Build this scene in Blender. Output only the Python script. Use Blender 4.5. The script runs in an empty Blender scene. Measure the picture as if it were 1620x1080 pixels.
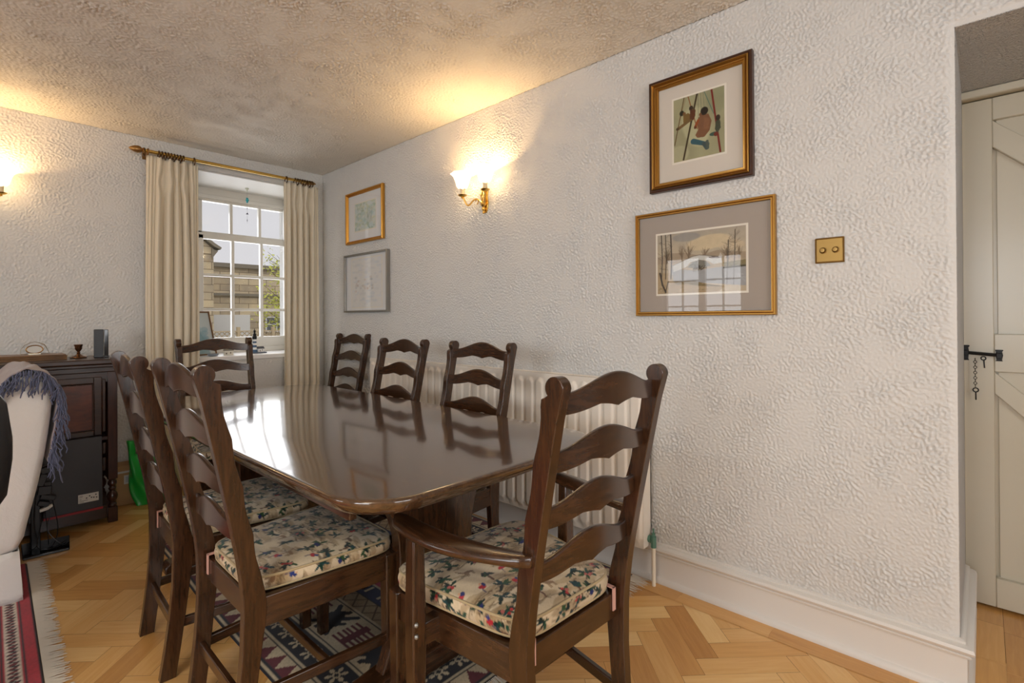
import bpy, math, random
import numpy as np
from mathutils import Vector, Matrix
random.seed(7)
RS = np.random.RandomState(5)
PI = math.pi
sc = bpy.context.scene
COL = sc.collection

# ------------------------------------------------------------------ camera
cam_data = bpy.data.cameras.new('camera')
cam = bpy.data.objects.new('camera', cam_data)
COL.objects.link(cam)
yaw, pitch, roll = math.radians(47.06222), math.radians(0.17375), math.radians(-0.34816)
FW = Vector((math.sin(yaw) * math.cos(pitch), math.cos(yaw) * math.cos(pitch), math.sin(pitch)))
R0 = Vector((math.cos(yaw), -math.sin(yaw), 0))
U0 = R0.cross(FW)
RR = R0 * math.cos(roll) + U0 * math.sin(roll)
UU = -R0 * math.sin(roll) + U0 * math.cos(roll)
M = Matrix((RR, UU, -FW)).transposed().to_4x4()
M.translation = Vector((-2.0615, -4.1032, 1.15))
cam.matrix_world = M
cam_data.sensor_width = 36
cam_data.lens = 800.948 * 36 / 1620
cam_data.shift_y = -38.7545 / 1620
cam_data.clip_start = 0.02
cam_data.clip_end = 200
sc.camera = cam

# ------------------------------------------------------------------ world, daylight, exposure
sc.view_settings.view_transform = 'Standard'
sc.view_settings.look = 'None'
sc.view_settings.gamma = 1
sc.view_settings.use_curve_mapping = False
sc.view_settings.exposure = 0.0
try:
    sc.cycles.max_bounces = 8
    sc.cycles.diffuse_bounces = 5
    sc.cycles.glossy_bounces = 4
    sc.cycles.transparent_max_bounces = 12
    sc.cycles.sample_clamp_indirect = 6
    sc.cycles.use_denoising = True
    sc.cycles.caustics_reflective = False
    sc.cycles.caustics_refractive = False
except Exception:
    pass
w = bpy.data.worlds.new('overcast_sky')
sc.world = w
w.use_nodes = True
bg = w.node_tree.nodes['Background']
bg.inputs[0].default_value = (0.83, 0.82, 0.85, 1)
bg.inputs[1].default_value = 0.85


def area(name, loc, direction, sx, sy, power, col):
    l = bpy.data.lights.new(name, 'AREA')
    l.shape = 'RECTANGLE'
    l.size, l.size_y, l.energy, l.color = sx, sy, power, col
    o = bpy.data.objects.new(name, l)
    COL.objects.link(o)
    o.location = loc
    o.rotation_euler = Vector(direction).to_track_quat('-Z', 'Y').to_euler()
    return o


DAY = (1.0, 0.975, 0.94)
# daylight pouring in through the windows of the left wall and of the rear wall
area('daylight_window_left_far', (-4.74, -1.35, 1.5), (1, 0, -0.05), 1.1, 1.0, 20, (0.95, 0.97, 1.0))
area('daylight_window_left_near', (-4.74, -4.0, 1.45), (1, 0, -0.05), 1.6, 1.2, 76, (0.88, 0.94, 1.0))
area('daylight_window_rear', (-1.9, -6.75, 1.45), (0.1, 1, -0.02), 1.8, 1.3, 62, (0.97, 0.98, 1.0))
area('daylight_window_back', (-0.45, 1.15, 1.55), (-0.05, -1, 0.0), 1.15, 1.25, 21, (0.95, 0.97, 1.0))
sun = bpy.data.lights.new('hazy_sun', 'SUN'); sun.energy = 1.1; sun.angle = 0.6; sun.color = (1.0, 0.96, 0.88)
sun_o = bpy.data.objects.new('hazy_sun', sun); COL.objects.link(sun_o); sun_o.rotation_euler = Vector((0.35, 1, -1.15)).to_track_quat('-Z', 'Y').to_euler()
# unseen warm fill light, added below the ceiling behind the camera
area('warm_fill_light', (-3.0, -3.6, 2.25), (0, 0, -1), 0.6, 0.6, 16, (1.0, 0.84, 0.62))


# ------------------------------------------------------------------ helpers
def lin(c):
    r = []
    for x in c[:3]:
        x = x / 255.0
        r.append(x / 12.92 if x <= 0.04045 else ((x + 0.055) / 1.055) ** 2.4)
    return (r[0], r[1], r[2], 1.0)


class MB:
    def __init__(s):
        s.v = []; s.f = []

    def add(s, vs, fs, M=None):
        b = len(s.v)
        for p in vs:
            p = Vector(p)
            if M is not None: p = M @ p
            s.v.append((p.x, p.y, p.z))
        for f in fs: s.f.append(tuple(i + b for i in f))
        return s

    def box(s, x0, x1, y0, y1, z0, z1, M=None):
        vs = [(x0, y0, z0), (x1, y0, z0), (x1, y1, z0), (x0, y1, z0), (x0, y0, z1), (x1, y0, z1), (x1, y1, z1), (x0, y1, z1)]
        return s.add(vs, [(0, 3, 2, 1), (4, 5, 6, 7), (0, 1, 5, 4), (1, 2, 6, 5), (2, 3, 7, 6), (3, 0, 4, 7)], M)

    def loft(s, rings, cap=True, closed=True, M=None):
        n = len(rings[0]); vs = [p for r in rings for p in r]; fs = []
        m = n if closed else n - 1
        for i in range(len(rings) - 1):
            for j in range(m):
                k = (j + 1) % n
                fs.append((i * n + j, i * n + k, (i + 1) * n + k, (i + 1) * n + j))
        if cap and closed:
            fs.append(tuple(range(n))[::-1]); fs.append(tuple(range((len(rings) - 1) * n, len(rings) * n)))
        return s.add(vs, fs, M)

    def prism(s, pts, axis, a, b, M=None):
        def m(p, t):
            return {'x': (t, p[0], p[1]), 'y': (p[0], t, p[1]), 'z': (p[0], p[1], t)}[axis]
        return s.loft([[m(p, a) for p in pts], [m(p, b) for p in pts]], M=M)

    def tube(s, path, r, n=8, cap=True, M=None):
        P = [Vector(p) for p in path]; rings = []
        prev = None
        for i, p in enumerate(P):
            t = (P[min(i + 1, len(P) - 1)] - P[max(i - 1, 0)])
            t = t.normalized() if t.length > 1e-9 else Vector((0, 0, 1))
            if prev is None:
                a = Vector((0, 0, 1)) if abs(t.z) < .9 else Vector((1, 0, 0))
                prev = t.cross(a).normalized()
            prev = (prev - t * prev.dot(t)).normalized()
            q = t.cross(prev)
            rad = r[i] if isinstance(r, (list, tuple)) else r
            rings.append([p + (prev * math.cos(2 * PI * k / n) + q * math.sin(2 * PI * k / n)) * rad for k in range(n)])
        return s.loft(rings, cap, M=M)

    def lathe(s, prof, n=20, c=(0, 0, 0), M=None):
        rings = [[(c[0] + r * math.cos(2 * PI * k / n), c[1] + r * math.sin(2 * PI * k / n), c[2] + z) for k in range(n)] for r, z in prof]
        return s.loft(rings, M=M)

    def ball(s, c, r, n=12, sc3=(1, 1, 1)):
        m = max(4, n // 2); prof = []
        for i in range(m + 1):
            a = -PI / 2 + PI * i / m
            prof.append((max(1e-4, math.cos(a)) * r, math.sin(a) * r))
        rings = [[(c[0] + p * math.cos(2 * PI * k / n) * sc3[0], c[1] + p * math.sin(2 * PI * k / n) * sc3[1], c[2] + z * sc3[2]) for k in range(n)] for p, z in prof]
        return s.loft(rings)

    def torus(s, c, R, r, ax='z', n=20, m=8):
        vs = []; fs = []
        for i in range(n):
            a = 2 * PI * i / n
            for j in range(m):
                b = 2 * PI * j / m
                d = R + r * math.cos(b); h = r * math.sin(b)
                p = {'z': (d * math.cos(a), d * math.sin(a), h), 'x': (h, d * math.cos(a), d * math.sin(a)), 'y': (d * math.cos(a), h, d * math.sin(a))}[ax]
                vs.append((c[0] + p[0], c[1] + p[1], c[2] + p[2]))
        for i in range(n):
            for j in range(m):
                fs.append((i * m + j, ((i + 1) % n) * m + j, ((i + 1) % n) * m + (j + 1) % m, i * m + (j + 1) % m))
        return s.add(vs, fs)

    def build(s, name, mat, parent=None, bevel=0, smooth=35, loc=None, rot=None, seg=2, sub=0, solid=0):
        me = bpy.data.meshes.new(name)
        me.from_pydata(s.v, [], s.f)
        me.update()
        import bmesh
        bm = bmesh.new(); bm.from_mesh(me)
        bmesh.ops.recalc_face_normals(bm, faces=bm.faces); bm.to_mesh(me); bm.free()
        me.materials.append(mat)
        if smooth:
            me.polygons.foreach_set('use_smooth', [True] * len(me.polygons))
            me.set_sharp_from_angle(angle=math.radians(smooth))
        o = bpy.data.objects.new(name, me)
        COL.objects.link(o)
        if parent is not None: o.parent = parent
        if loc is not None: o.location = loc
        if rot is not None: o.rotation_euler = rot
        if solid:
            m = o.modifiers.new('solid', 'SOLIDIFY'); m.thickness = solid; m.offset = 0
        if bevel:
            m = o.modifiers.new('bevel', 'BEVEL'); m.width = bevel; m.segments = seg; m.limit_method = 'ANGLE'; m.angle_limit = math.radians(32)
        if sub:
            m = o.modifiers.new('sub', 'SUBSURF'); m.levels = sub; m.render_levels = sub
        return o


def thing(name, label, cat, loc=(0, 0, 0), rotz=0, group=None):
    o = bpy.data.objects.new(name, None)
    COL.objects.link(o)
    o.location = loc; o.rotation_euler = (0, 0, rotz)
    o.empty_display_size = 0.05
    return tag(o, label, cat, group)


def tag(o, label, cat, group=None):
    o['label'] = label; o['category'] = cat
    if group: o['group'] = group
    return o


def struct(o):
    o['kind'] = 'structure'
    return o


def dup(root, loc, rotz, label=None, group=None):
    def rec(o, par):
        c = o.copy(); COL.objects.link(c)
        if par is not None: c.parent = par
        for ch in list(o.children): rec(ch, c)
        return c
    r = rec(root, None)
    r.location = loc; r.rotation_euler = (0, 0, rotz)
    if label: r['label'] = label
    if group: r['group'] = group
    return r


# ------------------------------------------------------------------ materials
def mat(name, col=(0.8, 0.8, 0.8, 1), rough=0.5, metal=0, spec=0.5, coat=0, coat_r=0.1, emit=None, es=0, trans=0, sheen=0):
    m = bpy.data.materials.new(name); m.use_nodes = True
    b = m.node_tree.nodes['Principled BSDF']
    b.inputs['Base Color'].default_value = col
    b.inputs['Roughness'].default_value = rough
    b.inputs['Metallic'].default_value = metal
    b.inputs['Specular IOR Level'].default_value = spec
    b.inputs['Coat Weight'].default_value = coat
    b.inputs['Coat Roughness'].default_value = coat_r
    b.inputs['Sheen Weight'].default_value = sheen
    b.inputs['Transmission Weight'].default_value = trans
    if emit:
        b.inputs['Emission Color'].default_value = emit; b.inputs['Emission Strength'].default_value = es
    return m


def N(m, t, **kw):
    n = m.node_tree.nodes.new(t)
    for k, v in kw.items(): setattr(n, k, v)
    return n


def LK(m, a, b): m.node_tree.links.new(a, b)


def coords(m, scale=(1, 1, 1), rot=(0, 0, 0), src='Object'):
    tc = N(m, 'ShaderNodeTexCoord'); mp = N(m, 'ShaderNodeMapping')
    mp.inputs['Scale'].default_value = scale; mp.inputs['Rotation'].default_value = rot
    LK(m, tc.outputs[src], mp.inputs['Vector'])
    return mp.outputs['Vector']


def noise(m, vec, scale, detail=3, rough=0.5, dist=0.0):
    n = N(m, 'ShaderNodeTexNoise')
    n.inputs['Scale'].default_value = scale; n.inputs['Detail'].default_value = detail
    n.inputs['Roughness'].default_value = rough; n.inputs['Distortion'].default_value = dist
    if vec is not None: LK(m, vec, n.inputs['Vector'])
    return n.outputs['Fac']


def ramp(m, fac, stops):
    r = N(m, 'ShaderNodeValToRGB')
    e = r.color_ramp.elements
    while len(e) < len(stops): e.new(0.5)
    for i, (p, c) in enumerate(stops): e[i].position = p; e[i].color = c
    LK(m, fac, r.inputs['Fac'])
    return r.outputs['Color']


def math_n(m, op, a, b=None, c=None):
    n = N(m, 'ShaderNodeMath', operation=op)
    for i, x in enumerate((a, b, c)):
        if x is None: continue
        if isinstance(x, (int, float)): n.inputs[i].default_value = x
        else: LK(m, x, n.inputs[i])
    return n.outputs[0]


def bump(m, h, strength, dist):
    b = N(m, 'ShaderNodeBump')
    b.inputs['Strength'].default_value = strength; b.inputs['Distance'].default_value = dist
    LK(m, h, b.inputs['Height'])
    LK(m, b.outputs['Normal'], m.node_tree.nodes['Principled BSDF'].inputs['Normal'])


def setcol(m, c): LK(m, c, m.node_tree.nodes['Principled BSDF'].inputs['Base Color'])


def plaster(name, col, scale, dist, strength=1.0):
    m = mat(name, col, 0.75, spec=0.25)
    v = coords(m)
    # warp the coordinates so the combed ridges swirl
    wn = N(m, 'ShaderNodeTexNoise'); wn.inputs['Scale'].default_value = 3.2; wn.inputs['Detail'].default_value = 1
    LK(m, v, wn.inputs['Vector'])
    add = N(m, 'ShaderNodeVectorMath', operation='MULTIPLY_ADD')
    LK(m, wn.outputs['Color'], add.inputs[0]); add.inputs[1].default_value = (0.07, 0.07, 0.07); LK(m, v, add.inputs[2])
    mp = N(m, 'ShaderNodeMapping'); mp.inputs['Scale'].default_value = (1.0, 1.0, 1.0)
    mp.inputs['Rotation'].default_value = (0.7, 0.5, 0.3)
    LK(m, add.outputs[0], mp.inputs['Vector'])
    st = N(m, 'ShaderNodeMapping'); st.inputs['Scale'].default_value = (0.55, 1.0, 1.35)
    LK(m, mp.outputs[0], st.inputs['Vector'])
    n1 = noise(m, st.outputs[0], scale, 3, 0.55, 0.9)
    r1 = math_n(m, 'ABSOLUTE', math_n(m, 'SUBTRACT', n1, 0.5))
    r1 = math_n(m, 'MULTIPLY', r1, 5.0)
    r1 = math_n(m, 'SUBTRACT', 1.0, math_n(m, 'MINIMUM', r1, 1.0))
    n2 = noise(m, st.outputs[0], scale * 1.7, 4, 0.65, 0.5)
    n3 = noise(m, v, 2.5, 2, 0.5)
    h = math_n(m, 'MULTIPLY_ADD', r1, math_n(m, 'MULTIPLY_ADD', n3, 0.5, 0.1), math_n(m, 'MULTIPLY', n2, 1.3))
    bump(m, h, strength, dist)
    return m


def wood(name, dark, light, axis='z', rough=0.24, scale=14.0, coat=0.3, bumpd=0.0004, stretch=0.12):
    m = mat(name, dark, rough, spec=0.5, coat=coat, coat_r=0.15 if coat < .8 else 0.07)
    s = {'x': (stretch, 1, 1), 'y': (1, stretch, 1), 'z': (1, 1, stretch)}[axis]
    v = coords(m, s)
    f = noise(m, v, scale * 4, 5, 0.6, 0.8)
    g = noise(m, v, scale * 12, 2, 0.6)
    f2 = math_n(m, 'MULTIPLY_ADD', g, 0.35, math_n(m, 'MULTIPLY', f, 0.75))
    c = ramp(m, f2, [(0.33, dark), (0.68, light)])
    setcol(m, c)
    bump(m, g, 0.4, bumpd)
    return m


PL_WALL = plaster('white_textured_plaster', (0.68, 0.665, 0.64, 1), 62, 0.013, 1.0)
PL_CEIL = plaster('ceiling_textured_plaster', (0.68, 0.64, 0.58, 1), 54, 0.010, 1.0)
WD, WLt = lin((29, 17, 10)), lin((72, 45, 26))
W_X = wood('dark_oak_grain_across', WD, WLt, 'x')
W_Y = wood('dark_oak_grain_along', WD, WLt, 'y')
W_Z = wood('dark_oak_grain_upright', WD, WLt, 'z')
W_TOP = wood('polished_table_oak', lin((50, 34, 22)), lin((92, 66, 44)), 'y', rough=0.14, scale=9, coat=0.9, bumpd=0.0004)
W_CAB = wood('cabinet_dark_oak', lin((30, 19, 14)), lin((62, 38, 26)), 'x', rough=0.35, scale=10)
W_CABZ = wood('cabinet_dark_oak_upright', lin((34, 19, 14)), lin((70, 38, 26)), 'z', rough=0.3, scale=10)
W_PANEL = wood('figured_oak_panel', lin((48, 20, 10)), lin((104, 48, 24)), 'x', rough=0.3, scale=5, stretch=0.35)
M_WHITE = mat('white_gloss_paint', lin((226, 222, 214)), 0.35, coat=0.2)
M_SKIRT = mat('white_satin_paint', lin((222, 217, 210)), 0.42)
M_DOOR = mat('cream_door_paint', lin((198, 190, 170)), 0.38, coat=0.3, coat_r=0.2)
M_RAD = mat('radiator_white_enamel', lin((228, 220, 208)), 0.35)
M_BRASS = mat('antique_brass', lin((222, 184, 100)), 0.25, metal=1)
M_BRASSD = mat('dull_brass', lin((164, 126, 78)), 0.3, metal=1)
M_SWITCH = mat('brushed_gold_plate', lin((150, 120, 70)), 0.42, metal=1)
M_GOLD = mat('gold_leaf_frame', lin((176, 132, 66)), 0.36, metal=0.9)
M_GOLDB = mat('bright_gold_frame', lin((206, 150, 66)), 0.35, metal=0.85)
M_SILV = mat('silver_grey_frame', lin((150, 148, 142)), 0.35, metal=0.7)
M_FRDARK = mat('dark_brown_frame', lin((62, 34, 18)), 0.35)
M_IRON = mat('black_iron', lin((22, 21, 21)), 0.45, metal=0.4)
M_BLACK = mat('black_plastic', lin((24, 24, 26)), 0.4)
M_BLACKG = mat('black_gloss_glass', lin((10, 10, 12)), 0.08)
M_LEATHER = mat('black_leather', lin((38, 38, 40)), 0.3)
M_GREEN = mat('green_shopping_bag', lin((34, 178, 66)), 0.35, coat=0.3)
M_CARD = mat('brown_cardboard', lin((186, 148, 104)), 0.8)
M_RED = mat('red_cardboard_edge', lin((150, 22, 30)), 0.5)
M_LABEL = mat('white_paper_label', lin((214, 212, 204)), 0.7)
M_INK = mat('dark_ink', lin((48, 48, 52)), 0.7)
M_PIPE = mat('cream_painted_pipe', lin((232, 222, 202)), 0.4)
M_VERD = mat('tarnished_brass_valve', lin((96, 138, 122)), 0.5, metal=0.4)
M_PINK = mat('pink_tape', lin((206, 160, 146)), 0.8)
M_CANDLE = mat('ivory_candle_tube', lin((236, 214, 168)), 0.5)
M_BULB = mat('lit_bulb', (1, 0.9, 0.7, 1), 0.4, emit=(1.0, 0.80, 0.50, 1), es=60)
M_RING = mat('dark_bronze_ring', lin((96, 70, 44)), 0.35, metal=1)
M_TEAL = mat('teal_glass_bead', lin((60, 170, 178)), 0.1)
M_MOUNT = mat('cream_mount_board', lin((214, 206, 194)), 0.85)
M_MOUNTG = mat('taupe_mount_board', lin((168, 158, 148)), 0.85)
M_MOUNTW = mat('pale_grey_mount_board', lin((228, 228, 228)), 0.85)
M_PAPER = mat('ivory_paper', lin((232, 226, 212)), 0.85)
M_BACK = mat('brown_backing_board', lin((96, 74, 52)), 0.8)
M_SLATE = mat('slate_coping', lin((126, 118, 104)), 0.8)
M_DKGLASS = mat('dark_window_glass', lin((84, 86, 90)), 0.1)
M_GARAGE = mat('white_garage_door', lin((214, 212, 210)), 0.5)
M_TWIG = mat('twig_bark', lin((98, 80, 56)), 0.9)
M_LATT = mat('weathered_lattice_wood', lin((176, 156, 124)), 0.8)
M_BLUEP = mat('blue_painted_stripes', lin((62, 92, 124)), 0.5)
M_WPAINT = mat('white_painted_model', lin((232, 232, 230)), 0.5)
M_LEAF = mat('spring_leaf', lin((196, 200, 84)), 0.7)
M_GRASS = mat('garden_ground', lin((120, 118, 84)), 0.9)

# leather grain
_v = coords(M_LEATHER); bump(M_LEATHER, noise(M_LEATHER, _v, 180, 3), 0.3, 0.001)
_v = coords(M_BACK)


def vcol_mat(name, rough=0.9, grain=None, sheen=0.0):
    m = mat(name, (0.5, 0.5, 0.5, 1), rough, spec=0.2, sheen=sheen)
    a = N(m, 'ShaderNodeAttribute'); a.attribute_name = 'Col'
    setcol(m, a.outputs['Color'])
    if grain:
        v = coords(m); bump(m, noise(m, v, grain[0], 2), grain[1], grain[2])
    return m


M_PRINT = vcol_mat('printed_artwork', 0.8)
M_TAP = vcol_mat('tapestry_fabric', 0.9, (900, 0.5, 0.0008), 0.2)
M_KILIM = vcol_mat('woven_wool_rug', 0.95, (600, 0.6, 0.0015), 0.2)


def glass_mat(name, rough=0.0, tint=(1, 1, 1, 1), ior=1.45):
    m = bpy.data.materials.new(name); m.use_nodes = True
    nt = m.node_tree
    for n in list(nt.nodes): nt.nodes.remove(n)
    out = nt.nodes.new('ShaderNodeOutputMaterial'); mix = nt.nodes.new('ShaderNodeMixShader')
    tr = nt.nodes.new('ShaderNodeBsdfTransparent'); gl = nt.nodes.new('ShaderNodeBsdfGlossy'); lw = nt.nodes.new('ShaderNodeLayerWeight')
    tr.inputs[0].default_value = tint; gl.inputs['Roughness'].default_value = rough; lw.inputs['Blend'].default_value = 0.5
    pw = nt.nodes.new('ShaderNodeMath'); pw.operation = 'POWER'; pw.inputs[1].default_value = 4.5; nt.links.new(lw.outputs['Facing'], pw.inputs[0])
    ma = nt.nodes.new('ShaderNodeMath'); ma.operation = 'MULTIPLY_ADD'; ma.inputs[1].default_value = 0.5; ma.inputs[2].default_value = 0.022; nt.links.new(pw.outputs[0], ma.inputs[0])
    nt.links.new(ma.outputs[0], mix.inputs[0]); nt.links.new(tr.outputs[0], mix.inputs[1]); nt.links.new(gl.outputs[0], mix.inputs[2])
    nt.links.new(mix.outputs[0], out.inputs[0])
    return m


M_GLASS = glass_mat('window_glass')
M_PGLASS = glass_mat('picture_glass', 0.01)


def fabric_mat(name, col, scale=500, b=0.0008, wr=0.0):
    m = mat(name, col, 0.9, spec=0.15, sheen=0.3)
    v = coords(m)
    h = noise(m, v, scale, 2)
    if wr:
        h = math_n(m, 'MULTIPLY_ADD', noise(m, v, 9, 4, 0.55, 0.5), wr, h)
    bump(m, h, 0.5, b)
    return m


M_CURT = fabric_mat('cream_curtain_cotton', lin((220, 209, 187)))
M_COVER = fabric_mat('white_loose_cover_linen', lin((226, 222, 216)), 400, 0.0012, 14)
M_THROW = fabric_mat('grey_lavender_throw', lin((150, 138, 138)), 500, 0.0015, 3)
M_FRINGEB = fabric_mat('navy_blue_yarn', lin((88, 92, 114)), 900, 0.001)
M_FRINGEW = fabric_mat('off_white_yarn', lin((206, 194, 176)), 900, 0.001)

# shade glass, thin and translucent
M_SHADE = bpy.data.materials.new('frosted_shade_glass'); M_SHADE.use_nodes = True
_nt = M_SHADE.node_tree
for n in list(_nt.nodes): _nt.nodes.remove(n)
_o = _nt.nodes.new('ShaderNodeOutputMaterial'); _mx = _nt.nodes.new('ShaderNodeMixShader'); _t = _nt.nodes.new('ShaderNodeBsdfTranslucent'); _d = _nt.nodes.new('ShaderNodeBsdfTransparent')
_t.inputs[0].default_value = (1, 0.93, 0.8, 1); _mx.inputs[0].default_value = 0.18
_nt.links.new(_t.outputs[0], _mx.inputs[1]); _nt.links.new(_d.outputs[0], _mx.inputs[2]); _nt.links.new(_mx.outputs[0], _o.inputs[0])

# oak parquet
M_FLOOR = mat('golden_oak_parquet', (0.5, 0.3, 0.1, 1), 0.33, spec=0.45, coat=0.25, coat_r=0.2)
_uv = N(M_FLOOR, 'ShaderNodeUVMap'); _uv.uv_map = 'UVMap'
_mp = N(M_FLOOR, 'ShaderNodeMapping'); _mp.inputs['Scale'].default_value = (3.0, 38.0, 1); LK(M_FLOOR, _uv.outputs[0], _mp.inputs[0])
_g = noise(M_FLOOR, _mp.outputs[0], 1.6, 4, 0.6, 0.8)
_at = N(M_FLOOR, 'ShaderNodeAttribute'); _at.attribute_name = 'tone'
_fac = math_n(M_FLOOR, 'MULTIPLY_ADD', _g, 0.42, math_n(M_FLOOR, 'MULTIPLY', _at.outputs['Fac'], 0.62))
setcol(M_FLOOR, ramp(M_FLOOR, _fac, [(0.12, lin((184, 128, 64))), (0.5, lin((218, 166, 98))), (0.9, lin((238, 202, 140)))]))
bump(M_FLOOR, _g, 0.15, 0.0006)

# coursed sandstone
M_STONE = mat('coursed_sandstone', (0.5, 0.4, 0.3, 1), 0.9)
_v = coords(M_STONE, (1, 1, 1), (PI / 2, 0, 0))
_bk = N(M_STONE, 'ShaderNodeTexBrick'); LK(M_STONE, _v, _bk.inputs['Vector'])
_bk.inputs['Scale'].default_value = 1.0; _bk.inputs['Brick Width'].default_value = 0.42; _bk.inputs['Row Height'].default_value = 0.15
_bk.inputs['Mortar Size'].default_value = 0.008; _bk.inputs['Bias'].default_value = 0.0
_bk.inputs['Color1'].default_value = lin((214, 198, 168)); _bk.inputs['Color2'].default_value = lin((182, 166, 142)); _bk.inputs['Mortar'].default_value = lin((140, 124, 104))
_n = noise(M_STONE, coords(M_STONE), 3.5, 4)
_mx = N(M_STONE, 'ShaderNodeMixRGB', blend_type='MULTIPLY'); _mx.inputs['Fac'].default_value = 0.8
LK(M_STONE, _bk.outputs['Color'], _mx.inputs['Color1']); LK(M_STONE, ramp(M_STONE, _n, [(0.3, (0.62, 0.62, 0.66, 1)), (0.7, (1, 0.95, 0.85, 1))]), _mx.inputs['Color2'])
setcol(M_STONE, _mx.outputs[0])


# ------------------------------------------------------------------ painting by numbers: colour grids held on the mesh
class Canvas:
    def __init__(s, w, h, res, bg):
        s.w, s.h, s.res = w, h, res
        s.nx, s.ny = int(round(w / res)) + 1, int(round(h / res)) + 1
        s.a = np.zeros((s.ny, s.nx, 3)); s.a[:] = lin(bg)[:3]
        s.X, s.Y = np.meshgrid(np.linspace(0, w, s.nx), np.linspace(0, h, s.ny))

    def _win(s, x0, x1, y0, y1):
        i0 = max(0, int(x0 / s.res) - 1); i1 = min(s.nx, int(x1 / s.res) + 3)
        j0 = max(0, int(y0 / s.res) - 1); j1 = min(s.ny, int(y1 / s.res) + 3)
        if i0 >= i1 or j0 >= j1: return None
        return slice(j0, j1), slice(i0, i1)

    def put(s, wn, m, col, al):
        c = np.array(lin(col)[:3]); m = (m * al)[..., None]
        s.a[wn] = s.a[wn] * (1 - m) + c * m

    def ell(s, cx, cy, a, b, ang, col, al=1.0):
        R = max(a, b); wn = s._win(cx - R, cx + R, cy - R, cy + R)
        if wn is None: return
        x = s.X[wn] - cx; y = s.Y[wn] - cy; c, q = math.cos(ang), math.sin(ang)
        u = (x * c + y * q) / a; v = (-x * q + y * c) / b
        s.put(wn, np.clip((1.15 - (u * u + v * v)) * 3, 0, 1), col, al)

    def line(s, p, q, w, col, al=1.0, w2=None):
        w2 = w if w2 is None else w2; R = max(w, w2)
        wn = s._win(min(p[0], q[0]) - R, max(p[0], q[0]) + R, min(p[1], q[1]) - R, max(p[1], q[1]) + R)
        if wn is None: return
        dx, dy = q[0] - p[0], q[1] - p[1]; L = dx * dx + dy * dy + 1e-12
        t = np.clip(((s.X[wn] - p[0]) * dx + (s.Y[wn] - p[1]) * dy) / L, 0, 1)
        d = np.hypot(s.X[wn] - p[0] - t * dx, s.Y[wn] - p[1] - t * dy)
        ww = (w + (w2 - w) * t) / 2
        s.put(wn, np.clip((ww - d) / s.res + 0.5, 0, 1), col, al)

    def path(s, pts, w, col, al=1.0):
        for a, b in zip(pts, pts[1:]): s.line(a, b, w, col, al)

    def poly(s, pts, col, al=1.0):
        xs = [p[0] for p in pts]; ys = [p[1] for p in pts]
        wn = s._win(min(xs), max(xs), min(ys), max(ys))
        if wn is None: return
        X, Y = s.X[wn], s.Y[wn]; ins = np.zeros(X.shape, bool)
        for i in range(len(pts)):
            x1, y1 = pts[i]; x2, y2 = pts[i - 1]
            c = (y1 > Y) != (y2 > Y)
            ins ^= c & (X < (x2 - x1) * (Y - y1) / (y2 - y1 + 1e-12) + x1)
        s.put(wn, ins.astype(float), col, al)

    def speckle(s, amt):
        s.a *= 1 + amt * (RS.rand(s.ny, s.nx, 1) - 0.5)

    def wash(s, amt, step=12):
        g = RS.rand(s.ny // step + 3, s.nx // step + 3)
        jj = np.arange(s.ny) / step; ii = np.arange(s.nx) / step
        j0 = jj.astype(int); i0 = ii.astype(int); fj = (jj - j0)[:, None]; fi = (ii - i0)[None]
        v = g[j0][:, i0] * (1 - fj) * (1 - fi) + g[j0 + 1][:, i0] * fj * (1 - fi) + g[j0][:, i0 + 1] * (1 - fj) * fi + g[j0 + 1][:, i0 + 1] * fj * fi
        s.a *= (1 + amt * (v - 0.5))[..., None]


def grid_obj(name, P, C, mat, parent=None, smooth=True):
    ny, nx = P.shape[:2]
    idx = np.arange(ny * nx).reshape(ny, nx)
    F = np.stack([idx[:-1, :-1], idx[:-1, 1:], idx[1:, 1:], idx[1:, :-1]], -1).reshape(-1, 4)
    me = bpy.data.meshes.new(name)
    me.vertices.add(ny * nx); me.vertices.foreach_set('co', P.reshape(-1).astype(np.float32))
    me.loops.add(F.size); me.loops.foreach_set('vertex_index', F.reshape(-1).astype(np.int32))
    me.polygons.add(len(F)); me.polygons.foreach_set('loop_start', np.arange(0, F.size, 4, dtype=np.int32))
    try: me.polygons.foreach_set('loop_total', np.full(len(F), 4, dtype=np.int32))
    except Exception: pass
    me.update(calc_edges=True)
    if C is not None:
        at = me.color_attributes.new('Col', 'FLOAT_COLOR', 'POINT')
        buf = np.ones((ny * nx, 4), dtype=np.float32); buf[:, :3] = np.clip(C.reshape(-1, 3), 0, 1)
        at.data.foreach_set('color', buf.reshape(-1))
    if smooth: me.polygons.foreach_set('use_smooth', np.ones(len(F), dtype=bool))
    me.materials.append(mat)
    me.validate()
    o = bpy.data.objects.new(name, me); COL.objects.link(o)
    if parent is not None: o.parent = parent
    return o


# ------------------------------------------------------------------ the room shell
ZC = 2.38
YE = -4.046           # where the right wall stops at the doorway
XD = 0.67             # plane of the door
YB = -6.6
XL = -4.6


def wall_with_hole(name, axis, a0, a1, at, th, z1, holes, m):
    """wall running along axis; holes (h0,h1,z0,z1); at = room face, th signed thickness away from the room"""
    b = MB(); cuts = [a0]
    def bx(p, q, z0, zz):
        if q - p < 1e-4 or zz - z0 < 1e-4: return
        lo, hi = sorted((at, at + th))
        if axis == 'x': b.box(p, q, lo, hi, z0, zz)
        else: b.box(lo, hi, p, q, z0, zz)
    cur = a0
    for h0, h1, z0, z1h in sorted(holes):
        bx(cur, h0, 0, z1); bx(h0, h1, 0, z0); bx(h0, h1, z1h, z1); cur = h1
    bx(cur, a1, 0, z1)
    return struct(b.build(name, m, smooth=0))


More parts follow.
